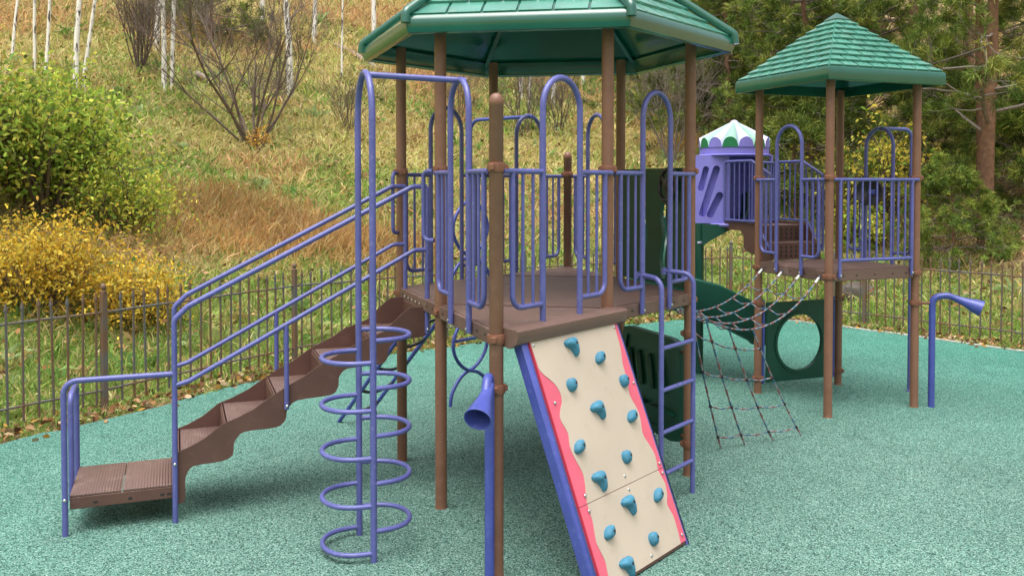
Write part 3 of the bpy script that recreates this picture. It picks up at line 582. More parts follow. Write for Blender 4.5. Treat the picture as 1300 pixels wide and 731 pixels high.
talk_tube('purple talk tube with downturned horn fixed to the short front post', f1, 1.2, [(*f1, 1.245), (f1[0]-.012, f1[1]-.06, 1.24), (-.155, 5.19, 1.155)], (-.22, -.8, -.50), .082, (-.0953, 5.437-RP, 1.15))
f2 = (4.512, 9.582)
talk_tube('purple talk tube with sideways horn fixed to the square tower', f2, 1.2, [(*f2, 1.185), (4.66, 9.54, 1.205), (4.80, 9.48, 1.145)], (.78, -.35, -.33), .085, (4.3238+RP, 9.579, 1.12), .034)
TA.inst('clamp', CLAMP, (*PA['front'], 1.15), (0, 0, 2)); TB.inst('clamp', CLAMP, (*PB['right'], 1.12), (0, 0, 1.2))

import bmesh
from mathutils.geometry import delaunay_2d_cdt
def slab(outl, holes, mapf, th):
    pts = []; edges = []; 
    for loop in [outl]+holes:
        b = len(pts); pts += [Vector(x) for x in loop]; edges += [(b+i, b+(i+1) % len(loop)) for i in range(len(loop))]
    v2, e2, f2, *_ = delaunay_2d_cdt(pts, edges, [], 1, 1e-6)
    def inside(pt, loop):
        c = False; x, y = pt
        for i in range(len(loop)):
            a, b = loop[i], loop[(i+1) % len(loop)]
            if (a[1] > y) != (b[1] > y) and x < (b[0]-a[0])*(y-a[1])/(b[1]-a[1])+a[0]: c = not c
        return c
    F = [f for f in f2 if not any(inside(sum((v2[i] for i in f), Vector((0, 0)))/len(f), h) for h in holes)]; N_ = len(v2); m = M()
    vs = [mapf(v.x, v.y, 0) for v in v2]+[mapf(v.x, v.y, -th) for v in v2]; fs = [tuple(f) for f in F]+[tuple(N_+i for i in reversed(f)) for f in F]
    cnt = {}
    for f in F:
        for i in range(len(f)): k = (f[i], f[(i+1) % len(f)]); cnt[k] = 1
    for (a, b) in cnt:
        if (b, a) not in cnt: fs.append((b, a, N_+a, N_+b))
    return m.add(vs, fs)
def slot(x0, z0, x1, z1, r):
    d = unit((x1-x0, z1-z0)); nn_ = np.array([-d[1], d[0]]); out = []
    for t in np.linspace(-pi/2, pi/2, 9): out.append(tuple(np.array([x1, z1])+r*(d*cos(t)+nn_*sin(t))))
    for t in np.linspace(pi/2, 3*pi/2, 9): out.append(tuple(np.array([x0, z0])+r*(d*cos(t)+nn_*sin(t))))
    return out
# ------------------------------------------------------------ green play panels
def circ(n, f): return [f(2*pi*(k+.5)/n) for k in range(n)]
p, e, n, L = edge_frame(PA['right'], PA['backright'], CA); q = lambda a, o, z: P3(p, e, n, a, o, z)
def rbox(hw, hh, r, nn=40):      # rounded rectangle sampled by angle
    out = []
    for k in range(nn):
        t = 2*pi*(k+.5)/nn; c_, s_ = cos(t), sin(t); d = min(hw/max(abs(c_), 1e-6), hh/max(abs(s_), 1e-6)); x, y = c_*d, s_*d
        if abs(x) > hw-r and abs(y) > hh-r:
            cx, cy = math.copysign(hw-r, x), math.copysign(hh-r, y); B = c_*cx+s_*cy; D = math.sqrt(max(0, B*B-(cx*cx+cy*cy-r*r))); x, y = c_*(B+D), s_*(B+D)
        out.append((x, y))
    return out
TG = Thing('slotted_panel', 'dark green plastic play panel with slanted slots under the six sided tower deck', 'play panel', (*q(L/2, 0, 0)[:2], 0))
cx, hw, hh, cz = L/2, L/2-.10, .435, .655
body = M().ringplate([q(cx+x, .03, cz+y) for x, y in rbox(hw, hh, .09)], [q(cx+x, .03, cz+y) for x, y in rbox(hw-.07, hh-.07, .06)], (*(-n*.06), 0))
pb = TG.part('panel', body, 'green', 40)
TG.part('inner_sheet', M().prism([q(cx+x, .012, cz+y) for x, y in rbox(hw-.068, hh-.068, .06)], (*(-n*.022), 0)), 'green', 40, pb)
for a in (-.24, -.05, .14, .30):
    pts = [q(cx+a+.07*k, -.012, cz-.06+.30*k) for k in np.linspace(0, 1, 5)]
    TG.part('slanted_rib', M().tube([P_+V3(*(-n*.012), 0) for P_ in pts], [.02, .034, .034, .034, .02], 10), 'green', 50, pb)
for x in (.25, -.25): TG.part('shelf', M().box(q(cx+x, -.03, cz-.20), (*e, 0), (*n, 0), (0, 0, 1), .2, .035, .012, .008), 'green', 40, pb)
for z in (1.0, .3): TG.part('bracket', M().tube([q(.05, 0, z), q(.13, 0, z)], .014, 8), 'clamp', 50)
TU = Thing('cutout_panel', 'tall dark green deck panel with a wavy vertical cutout and a black wheel on it', 'play panel', (*q(L/2, 0, 0)[:2], 1.5))
nn = 40; oz, ohh = 2.03, .50; hc = -.13
wav = lambda t: (.035*sin(t*9), 0)
def wavy_slot(c, hw_, z0, z1):
    zz = np.linspace(z0, z1, 16); w_ = lambda z: .02*sin((z-z0)*14)*min(1, (z1-z)/.1, (z-z0)/.1)
    return [(c+hw_+w_(z), z) for z in zz]+[(c+hw_*.5, z1+hw_*.8), (c-hw_*.5, z1+hw_*.8)]+[(c-hw_+w_(z), z) for z in zz[::-1]]+[(c-hw_*.5, z0-hw_*.8), (c+hw_*.5, z0-hw_*.8)]
TU.part('panel', slab([(.08, 1.53), (L-.08, 1.53), (L-.08, 2.53), (.08, 2.53)], [wavy_slot(.40, .045, 1.62, 2.2), wavy_slot(.755, .045, 1.62, 2.22)], lambda a, z, o: q(a, .02+o, z), .035), 'green', 40)
def wheel(T_, c, d, r):
    d = unit(d); ref = unit(np.cross(d, (0, 0, 1))); up = np.cross(ref, d)
    T_.part('rim', M().tube([c+r*(ref*cos(t)+up*sin(t)) for t in np.linspace(0, 2*pi, 33)], .018, 8, False), 'black', 50)
    T_.part('hub', M().lathe([(.055, -.02), (.06, .01), (.03, .03)], c, 14, d), 'black', 40)
    for k in range(3):
        t = k*2*pi/3+.5; T_.part('spoke', M().box(c+(ref*cos(t)+up*sin(t))*r*.5, ref*cos(t)+up*sin(t), d, np.cross(d, ref*cos(t)+up*sin(t)), r*.5, .008, .022, .004), 'black', 40)
wc = q(.22, -.08, 2.39); TWh = Thing('steering_wheel', 'black steering wheel on the dark green panel of the six sided tower', 'steering wheel', wc)
wheel(TWh, wc, (-n[0], -n[1], .1), .135); TWh.part('axle', M().tube([wc, wc+V3(*n*.09, 0)], .02, 8), 'black', 50)
# round-hole panel under the square tower
p, e, n, L = edge_frame(PB['left'], PB['back'], CB); q = lambda a, o, z: P3(p, e, n, a, o, z)
TH = Thing('hole_panel', 'square dark green panel with one big round crawl hole under the square tower', 'play panel', (*q(L/2, 0, 0)[:2], 0))
cx, cz = .575, .57; hw, hh = .455, .46
sqp = rbox(hw, hh, .02, 64); cir = [(.325*cos(2*pi*(k+.5)/64), .325*sin(2*pi*(k+.5)/64)-.02) for k in range(64)]
hpn = TH.part('panel', slab([(cx-hw, cz-hh), (cx+hw, cz-hh), (cx+hw, cz+hh), (cx-hw, cz+hh)], [[(cx+x, cz+y) for x, y in cir]], lambda a, z, o: q(a, .02+o, z), .04), 'green', 40)
TH.part('hole_rim', M().ringplate([q(cx+x*1.10, -.0205, cz-.02+(y+.02)*1.10) for x, y in cir], [q(cx+x*1.0, -.0205, cz+y) for x, y in cir], (*(-n*.014), 0)), 'green', 40, hpn)
for a in (.075, L-.075):
    TH.part('frame_tube', M().tube([q(a, 0, .10), q(a, 0, 1.06)], .016, 10), 'dpurple', 50)
    for z in (.17, 1.03): TH.part('bracket', M().tube([q(a, 0, z), q(a+(-.05 if a < .5 else .05), 0, z)], .012, 8), 'clamp', 50)
# bubble dish on the square tower
wc2 = V3(4.06, 10.17, 2.30); TD = Thing('play_dish', 'round black play dish hung behind the railing of the square tower', 'play dish', wc2)
dd = unit((-.62, -.75, .1)); TD.part('dish', M().lathe([(.005, -.06), (.06, -.055), (.115, -.03), (.145, .0), (.155, .02), (.15, .03), (.11, .0), (.005, -.03)], wc2, 22, dd, cap=False), 'black', 50)
TD.part('hub', M().box(wc2+dd*.02+V3(.03, 0, .0), np.cross(dd, (0, 0, 1)), (0, 0, 1), dd, .04, .03, .01, .005), 'dpurple', 40)
TD.part('stem', M().tube([wc2-dd*.05, wc2-dd*.05+V3(-.02, .03, .14)], .012, 8), 'black', 50)

# ------------------------------------------------------------ fire pole at the square tower
p, e, n, L = edge_frame(PB['right'], PB['back'], CB); q = lambda a, o, z: P3(p, e, n, a, o, z)
fp = q(L/2, .52, 0); TF = Thing('fire_pole', 'slim purple sliding pole behind the square tower with a curved top bar', 'sliding pole', fp)
TF.part('pole', M().tube(fillet([q(L/2, .52, 0), q(L/2, .52, 3.02), q(L/2, .0, 3.02)], .11, 8), .02, 12), 'purple', 50)
TF.part('foot_collar', M().lathe([(.034, 0), (.034, .012), (.021, .02)], fp, 14), 'purple', 40)

# ------------------------------------------------------------ rope net climber between the towers
pa, ea, na, La = edge_frame(PA['right'], PA['backright'], CA); pbb, eb, nb, Lb = edge_frame(PB['front'], PB['left'], CB)
TN = Thing('rope_net', 'sagging climbing net of red, white and blue rope strung between the two towers', 'rope net', (2.3, 8.4, 0))
RC = [(.22, .21, .23), (.21, .07, .075), (.18, .21, .25), (.05, .13, .22)]
def rope_mesh(pts, r=.0085):
    pts = [np.asarray(x, float) for x in pts]; P_ = [pts[0]]
    for a, b in zip(pts[:-1], pts[1:]):
        k = max(1, int(np.linalg.norm(b-a)/.042)); P_ += [a+(b-a)*i/k for i in range(1, k+1)]
    m = M()
    for i in range(len(P_)-1): m.tube([P_[i], P_[i+1]], r, 6, False, RC[i % 4])
    return m
def sag(a, b, s, nseg=14): return [a+(b-a)*t-V3(0, 0, s*4*t*(1-t)) for t in np.linspace(0, 1, nseg+1)]
knot = M().lathe([(.006, -.02), (.013, -.013), (.015, 0), (.013, .013), (.006, .02)], n=8).mesh('connector', 'black', 50)
ferr = M().tube([(0, 0, 0), (0, 0, .09)], .013, 8).mesh('ferrule', mat('white_sleeve', (.7, .7, .7), .4), 50)
mains = []
for k in range(4):
    a = P3(pa, ea, na, .12+.26*k, .03, 1.40); b = P3(pbb, eb, nb, .10+.30*k if k < 3 else 1.04, .03, 1.44); pts = sag(a, b, .37-.02*k); mains.append(pts)
    ro = TN.part('rope', rope_mesh(pts), 'rope', 60); d = unit(pts[-2]-pts[-1]); TN.inst('ferrule', ferr, b+d*.03, aim(d), parent=ro); TN.inst('ferrule', ferr, a+unit(pts[1]-pts[0])*.03, aim(unit(pts[1]-pts[0])), parent=ro)
for t in range(2, 13, 1):
    if t in (2, 4, 6, 8, 10, 12):
        pts = []
        for k in range(4):
            A_ = mains[k][t]; pts.append(A_)
            if k < 3: B_ = mains[k+1][t]; pts.append((A_+B_)/2-V3(0, 0, .035))
        cr = TN.part('cross_rope', rope_mesh(pts, .007), 'rope', 60)
        for k in range(4): TN.inst('connector', knot, mains[k][t], aim(unit(mains[k][t+1]-mains[k][t-1])), parent=cr)
mp = lambda t: mains[0][int(t*14)]+(mains[0][int(t*14)+1]-mains[0][int(t*14)])*(t*14-int(t*14))
grd = [V3(1.888, 8.037, .01), V3(2.133, 8.15, .01), V3(2.43, 8.28, .01), V3(2.745, 8.44, .01)]; tops = [mp(t) for t in (.03, .13, .28, .45)]
hang = [[b+(t_-b)*s+V3(0, 0, -.05*4*s*(1-s)) for s in np.linspace(0, 1, 21)] for t_, b in zip(tops, grd)]
for h in hang: TN.part('rope', rope_mesh(h), 'rope', 60)
for i in (2, 7, 12, 17):
    pts = []
    for k in range(4):
        pts.append(hang[k][i])
        if k < 3: pts.append((hang[k][i]+hang[k+1][i])/2-V3(0, 0, .02 if i > 1 else .0))
    cr = TN.part('cross_rope', rope_mesh(pts, .007), 'rope', 60)
    for k in range(4): TN.inst('connector', knot, hang[k][i], aim(unit(hang[k][i+1]-hang[k][i-1])), parent=cr)

# ------------------------------------------------------------ upper steps, turret and spiral slide
p, e, n, L = edge_frame(PB['left'], PB['back'], CB); q = lambda a, o, z: P3(p, e, n, a, o, z)
TT = Thing('short_stair', 'short brown perforated stair rising from the square tower to the purple turret', 'stairs', (*q(L/2, .3, 0)[:2], 1.5))
sa, sb = .2, .90
for v in (sa, sb): TT.part('stringer', M().prism([q(v, o, z) for o, z in ((.03, 1.62), (.28, 1.93), (.95, 1.93), (.95, 1.83), (.62, 1.83), (.56, 1.76), (.55, 1.62), (.48, 1.58), (.3, 1.55), (.03, 1.40))], (*(e*.012), 0)), 'stair', 30)
for o0, z in ((.03, 1.71), (.30, 1.90)):
    st = TT.part('step', M().box(q((sa+sb)/2, o0+.14 if z < 1.8 else o0+.33, z-.01), (*e, 0), (*n, 0), (0, 0, 1), (sb-sa)/2-.002, .135 if z < 1.8 else .33, .01), 'tread', 0)
    TT.part('riser', M().box(q((sa+sb)/2, o0-.002, z-.10), (*e, 0), (*n, 0), (0, 0, 1), (sb-sa)/2-.002, .006, .095), 'stair', 0, st)
HO = M().box((0, 0, 0), (1, 0, 0), (0, 1, 0), (0, 0, 1), .012, .02, .002).mesh('perforation', 'black', 0)
for rr in range(2):
    for z in (.05, .10, .15):
        for k in range(9): o_ = TT.inst('perforation', HO, q(sa+.06+.072*k, .03+.27*rr-.0095, 1.51+.19*rr+z-.0), aim((-n[0], -n[1], 0)), scale=(1, .7, 1))
for v in (sa-.02, sb+.03):
    h = TT.part('handrail', M().tube(fillet([q(v, .02, 1.6), q(v, .02, 2.50), q(v, .38, 2.67), q(v, .92, 2.67), q(v, .92, 1.93)], [.03, .06, .05], 5), .0165, 10), 'purple', 50)
    for o in (.12, .22, .32, .42, .52, .62, .72, .82): TT.part('baluster', M().tube([q(v, o, 1.62+.32*min(1, o/.3)), q(v, o, 2.50+.17*min(1, o/.38))], .009, 6), 'purple', 50, h)
    TT.part('bottom_rail', M().tube(fillet([q(v, .02, 1.63), q(v, .3, 1.95), q(v, .92, 1.95)], .05), .014, 8), 'purple', 50, h)
tc = np.array((2.86, 11.55)); RT = .485; RC_ = .425
TQ = Thing('turret', 'lavender plastic slide turret with slanted slots under a green and white striped cone', 'slide turret', (*tc, 1.9))
fa = math.atan2(-tc[1]+.0, -tc[0]+.9)      # direction facing the camera side
def cyl_piece(a0, a1, z0, z1, r, th, mtl, name, nseg=12, slots=(), parent=None):
    m = M(); vs = []; ts = np.linspace(a0, a1, nseg+1)
    for t in ts:
        d = V3(cos(t), sin(t), 0); c = V3(*tc, 0)
        vs += [c+d*r+V3(0, 0, z0), c+d*r+V3(0, 0, z1), c+d*(r-th)+V3(0, 0, z1), c+d*(r-th)+V3(0, 0, z0)]
    f = []
    for i in range(nseg):
        for k in range(4): f.append((4*i+k, 4*i+4+k, 4*i+4+(k+1) % 4, 4*i+(k+1) % 4))
    f += [(0, 1, 2, 3), (4*nseg+3, 4*nseg+2, 4*nseg+1, 4*nseg)]
    return TQ.part(name, m.add(vs, f), mtl, 40, parent)
# flat front wall with three slanted slots, built as a flat slab whose openings are left open
fd = unit((-.30, -1.0)); ft = np.array([-fd[1], fd[0]]); ft = ft if ft[0] > 0 else -ft
fcen = tc+fd*.40-ft*.277
F3 = lambda a, z, o=0.: V3(fcen[0]+ft[0]*a+fd[0]*o, fcen[1]+ft[1]*a+fd[1]*o, z)
slots = [slot(-.105, 2.34, -.045, 2.58, .036), slot(-.085, 2.02, .085, 2.58, .043), slot(.01, 2.01, .125, 2.25, .043)]
TQ.part('front_wall', slab([(-.19, 1.90), (.22, 1.90), (.24, 1.92), (.24, 2.74), (.22, 2.755), (-.19, 2.755)], slots, F3, .085), 'lav', 40)
cyl_piece(radians(30), radians(206), 1.90, 2.755, RT, .03, 'lav', 'back_wall', 24)
cyl_piece(radians(-32), radians(-12), 1.90, 2.755, RT, .03, 'lav', 'jamb', 4)
cyl_piece(0, 2*pi, 2.755, 2.862, RC_+.012, .04, 'lav', 'collar', 40)
for k_, (x0, z0, x1, z1, r_) in enumerate([(-.105, 2.34, -.045, 2.58, .05), (-.085, 2.02, .085, 2.58, .06), (.01, 2.01, .125, 2.25, .06)]):
    TQ.part('recess_back', M().prism([F3(a, z, -.086-.004*k_) for a, z in slot(x0, z0, x1, z1, r_)], (*(-fd*.004), 0)), 'lav', 0)
TQ.part('top_deck', M().lathe([(RT-.01, 2.745), (RT, 2.758), (RC_, 2.775)], (*tc, 0), 32), 'lav', 40)
TQ.part('floor', M().lathe([(RT-.01, 1.86), (RT, 1.885), (RT-.01, 1.90)], (*tc, 0), 24), 'lav', 40)
for k in range(6):
    t = radians(-78+k*9); x = V3(*tc, 0)+V3(cos(t), sin(t), 0)*(RT+.02); TQ.part('bar', M().tube([x+V3(0, 0, 1.93), x+V3(0, 0, 2.66)], .012, 8), 'purple', 50)
TQ.part('bar_rail', M().tube([V3(*tc, 2.66)+V3(cos(t), sin(t), 0)*(RT+.02) for t in np.radians(np.linspace(-80, -30, 10))], .016, 8), 'purple', 50)
TQ.part('bar_rail', M().tube([V3(*tc, 1.94)+V3(cos(t), sin(t), 0)*(RT+.02) for t in np.radians(np.linspace(-80, -30, 10))], .016, 8), 'purple', 50)
# cone roof of round-ended flutes
NF = 14; cone = None
for k in range(NF):
    t0, t1 = 2*pi*k/NF+.1, 2*pi*(k+1)/NF+.1; tm = (t0+t1)/2; vs = []; rows_ = 6; cs_ = 10
    for i in range(rows_+1):
        f = i/rows_; r_ = (RC_+.02)*(1-f)+.035*f; z = 2.862+.33*f
        for j in range(cs_+1):
            u_ = j/cs_*2-1; bul = .12*math.sqrt(max(0, 1-u_*u_))*(1-f)
            d = V3(cos(tm+u_*pi/NF), sin(tm+u_*pi/NF), 0); vs.append(V3(*tc, z)+d*r_+V3(0, 0, bul))
    m = M().add(vs, [(i*(cs_+1)+j, i*(cs_+1)+j+1, (i+1)*(cs_+1)+j+1, (i+1)*(cs_+1)+j) for i in range(rows_) for j in range(cs_)])
    fl_ = TQ.part('cone_flute', m, 'mint' if k % 2 else 'pale', 60)
    b0 = [V3(*tc, 2.855)+V3(cos(tm+(j/cs_*2-1)*pi/NF), sin(tm+(j/cs_*2-1)*pi/NF), 0)*(RC_+.02) for j in range(cs_+1)]
    TQ.part('flute_end', M().add(vs[:cs_+1]+b0, [(j+1, j, cs_+1+j, cs_+2+j) for j in range(cs_)]), 'lime' if k % 2 else 'lav', 0, fl_)
TQ.part('cone_tip', M().lathe([(.05, 3.18), (.045, 3.2), (.02, 3.212), (.003, 3.217)], (*tc, 0), 12), 'pale', 50)
# spiral slide
hc_ = np.array((2.30, 11.55)); RS = .58
TZ = Thing('spiral_slide', 'dark green spiral slide winding down from the lavender turret', 'slide', (*hc_, 0))
ctr = []
for t in np.linspace(20, 275, 30):
    a = radians(t); f = (t-20)/255; ctr.append((V3(hc_[0]+RS*cos(a), hc_[1]+RS*sin(a), 1.84-1.08*f), V3(cos(a), sin(a), 0)))
for f in np.linspace(.1, 1, 7): ctr.append((V3(hc_[0]+.05+.60*f, hc_[1]-RS-.16*f, .76-.30*f), V3(.25, -1, 0)))
prof = [(-.31, .46), (-.34, .44), (-.32, .22), (-.25, .06), (-.12, .0), (.12, .0), (.25, .06), (.32, .22), (.34, .44), (.31, .46), (.285, .44), (.285, .22), (.22, .09), (.1, .03), (-.1, .03), (-.22, .09), (-.285, .22), (-.285, .44)]
vs = []; npf = len(prof)
for c, d in ctr: vs += [c+d*x+V3(0, 0, z) for x, z in prof]
m = M().add(vs, [(i*npf+k, i*npf+(k+1) % npf, (i+1)*npf+(k+1) % npf, (i+1)*npf+k) for i in range(len(ctr)-1) for k in range(npf)]+[tuple(range(npf)), tuple((len(ctr)-1)*npf+k for k in range(npf))])
TZ.part('chute', m, 'green', 45)
lip = ctr[-1][0]; TZ.part('exit_lip', M().tube([lip+ctr[-1][1]*x+V3(.01, 0, z) for x, z in prof[:10]], .022, 8), 'green', 50)
TZ.part('support_post', M().lathe([(.055, 0), (.055, 1.9)], (2.37, 11.3, 0), 16), 'green', 50)
TZ.part('chute_mouth', M().prism([V3(x, 11.16, z) for x, z in ((2.38, 1.89), (2.82, 1.89), (2.74, 1.83), (2.62, 1.765), (2.48, 1.69), (2.38, 1.62))], (0, .3, 0)), 'green', 0)
TZ.part('post_label', M().box((2.36, 11.243, 1.66), (1, 0, 0), (0, 0, 1), (0, -1, 0), .03, .012, .003), 'pale', 0)

# ------------------------------------------------------------ climbers at the back of the big tower
p, e, n, L = edge_frame(PA['left'], PA['backleft'], CA); q = lambda a, o, z: P3(p, e, n, a, o, z)
TC = Thing('chain_climber', 'slanted blue rail climber with black curved rungs behind the staircase', 'climber', (*q(L/2, .9, 0)[:2], 0))
r0 = [q(.41, .03, 1.43), q(.46, 1.40, 0)]; r1 = [q(.82, .03, 1.43), q(.92, 1.45, 0)]
for rr in (r0, r1): TC.part('side_rail', M().tube(rr, .02, 10), 'dpurple', 50)
for f in (.2, .38, .56, .74, .9):
    a = r0[0]+(r0[1]-r0[0])*f; b = r1[0]+(r1[1]-r1[0])*f; TC.part('rung', M().tube(sag(a, b, .05, 8), .016, 8), 'black', 50)
p, e, n, L = edge_frame(PA['backleft'], PA['back'], CA); q = lambda a, o, z: P3(p, e, n, a, o, z)
TK = Thing('corkscrew_climber', 'blue corkscrew tube climber behind the six sided tower', 'climber', (*q(L/2, .85, 0)[:2], 0))
for sg in (1, -1):
    fx = lambda z: math.copysign(abs(sin(pi*(z-.37)/.62))**.6, sin(pi*(z-.37)/.62))
    pts = [q(L/2+sg*.30*fx(z), .85+.02*sg, z) for z in np.linspace(0.03, 2.23, 56)]
    TK.part('tube', M().tube(pts, .0195, 10), 'dpurple', 50)
TK.part('cross_bar', M().tube([q(L/2-.28, .85, .72), q(L/2+.28, .85, .72)], .0185, 10), 'dpurple', 50)
TK.part('top_bar', M().tube(fillet([q(L/2, .85, 2.2), q(L/2, .85, 3.08), q(L/2, 0, 3.08)], .12), .019, 10), 'dpurple', 50)

# ------------------------------------------------------------ iron fence
fl = np.vstack([[0], np.cumsum(np.hypot(*np.diff(FENCE, axis=0).T))[:, None]]).ravel()
fpos = lambda s: np.array([np.interp(s, fl, FENCE[:, 0]), np.interp(s, fl, FENCE[:, 1])])
s_at = lambda x, y: fl[0]+min(np.linspace(0, fl[-1], 4000), key=lambda s: np.hypot(*(fpos(s)-(x, y))))
TI = Thing('iron_fence', 'rusty grey iron picket fence with spear tips curving round the play area', 'fence', (0, 14.2, 0))
pk = M().box((0, 0, .60), (1, 0, 0), (0, 1, 0), (0, 0, 1), .0092, .0092, .55)
pk.add([V3(x, y, z) for z, r_ in ((1.14, .008), (1.155, .02), (1.175, .024), (1.25, .002)) for x, y in ((r_, 0), (0, r_*.5), (-r_, 0), (0, -r_*.5))], [(i*4+k, i*4+(k+1) % 4, i*4+4+(k+1) % 4, i*4+4+k) for i in range(3) for k in range(4)]+[(12, 13, 14, 15)])
pk = pk.mesh('picket', 'iron', 0)
fpm = M().box((0, 0, .62), (1, 0, 0), (0, 1, 0), (0, 0, 1), .03, .03, .62, .004).lathe([(.035, 1.24), (.035, 1.255), (.015, 1.265), (.03, 1.285), (.033, 1.305), (.022, 1.328), (.003, 1.338)], n=10).mesh('fence_post', 'iron', 40)
sL = s_at(-4.354, 9.51); posts = [sL-3.0, sL, s_at(-2.887, 12.0)-.05, s_at(.2, 14.45), s_at(4.05, 16.55), s_at(5.96, 15.1), s_at(8.2, 12.25)]
s = s_at(-7.2, 5.1); send = s_at(10.5, 8.8); gap = .152
fh = lambda s: 0.
while s < send:
    P_ = fpos(s); t = unit(fpos(s+.05)-fpos(s-.05))
    if min(abs(s-x) for x in posts) > .07: TI.inst('picket', pk, (*P_, .0+rng.normal(0, .006)), (rng.normal(0, .008), rng.normal(0, .008), math.atan2(t[1], t[0])))
    s += gap
for x in posts: P_ = fpos(x); t = unit(fpos(x+.05)-fpos(x-.05)); TI.inst('fence_post', fpm, (*P_, 0), (0, 0, math.atan2(t[1], t[0])))
knots = [s_at(-7.2, 5.1)]+posts+[send]
for a, b in zip(knots[:-1], knots[1:]):
    for z in (.20, 1.03):
        ss = np.linspace(a, b, max(2, int((b-a)/.3))); TI.part('rail', M().tube([V3(*fpos(x), z+.004*sin(x*5)) for x in ss], .013, 6), 'iron', 50)

# ------------------------------------------------------------ vegetation helpers
def blades(base, dirs, length, width, cols, droop=.25):
    n = len(base); ref = rng.normal(size=(n, 3)); side = np.cross(dirs, ref); side /= np.linalg.norm(side, axis=1, keepdims=True)+1e-9
    w_ = (width/2)[:, None]; l_ = length[:, None]; mid = base+dirs*l_*.5; tip = base+dirs*l_ - np.array([0, 0, 1])*l_*droop
    v = np.stack([base, mid+side*w_, tip, mid-side*w_], 1).reshape(-1, 3); i = np.arange(n)*4
    return v, np.stack([i, i+1, i+2, i+3], 1), np.repeat(cols, 4, 0)
def scatter_cards(base, dirs, length, width, cols, droop=.25, segs=2):
    """n leaf/blade strips: base point, direction, length, width -> tapering 1-quad + tip triangle"""
    n = len(base); ref = rng.normal(size=(n, 3)); side = np.cross(dirs, ref); side /= np.linalg.norm(side, axis=1, keepdims=True)+1e-9
    w_ = (width/2)[:, None]; l_ = length[:, None]; mid = base+dirs*l_*.55; tip = base+dirs*l_ - np.array([0, 0, 1])*l_*droop
    v = np.stack([base-side*w_*.6, base+side*w_*.6, mid+side*w_, tip, mid-side*w_], 1).reshape(-1, 3); i = np.arange(n)*5
    return v, np.stack([i, i+1, i+2, i+3, i+4], 1), np.repeat(cols, 5, 0)
def grass():
    # tufts, denser and finer near the fence
    N_ = 84000; rad = rng.uniform(0, 1, N_)**1.45
    x = rng.uniform(-1, 1, N_); y = 8+rad*44; x = x*(y*.66+2)+.0; d = sdist(x, y); k = (d > -.32); x, y, d = x[k], y[k], d[k]
    zc = zone(x, y); p_ = zc/zc.sum(1, keepdims=True); u_ = rng.uniform(size=len(x)); p_ = zc**1.9; p_ = p_/p_.sum(1, keepdims=True); idx = (u_[:, None] > np.cumsum(p_, 1)).sum(1).clip(0, 4)
    keep = (idx != 4) | (rng.uniform(size=len(x)) < .45); x, y, d, idx = x[keep], y[keep], d[keep], idx[keep]; z = np.maximum(height(x, y), -.03)
    nb = 7; n_ = len(x); sz = (.11+.0065*y)*rng.uniform(.6, 1.5, n_)*np.where(d < .3, .55, 1)*np.where(idx == 3, 1.6, 1)*np.where(idx == 4, .7, 1)
    rep = lambda a: np.repeat(a, nb, 0); b = np.stack([rep(x), rep(y), rep(z)], 1)+np.hstack([rng.normal(0, .5, (n_*nb, 2))*rep(sz)[:, None], np.full((n_*nb, 1), -.01)])
    dr = np.stack([rng.normal(0, .55, n_*nb), rng.normal(0, .55, n_*nb), rng.uniform(.45, 1.1, n_*nb)], 1); dr /= np.linalg.norm(dr, axis=1, keepdims=True)
    col = rep(PAL[idx])*rng.uniform(.55, 1.55, (n_*nb, 1))*rng.uniform(.88, 1.12, (n_*nb, 3)); mixm = rng.uniform(size=(n_*nb, 1)) < .10; col = np.where(mixm, TAN*rng.uniform(.8, 1.5, (n_*nb, 1)), col)
    ln = rep(sz)*rng.uniform(.6, 1.4, n_*nb); v, f, c = blades(b, dr, ln, (.004+.0011*b[:, 1])*rng.uniform(.7, 1.6, n_*nb), col.clip(0, .8), .16)
    tagmesh('hill_grass', npmesh('hill_grass', v, f, c, 'grass', 4), kind='stuff', label='long autumn grass covering the hillside in green, tan and rust', cat='grass')
grass()
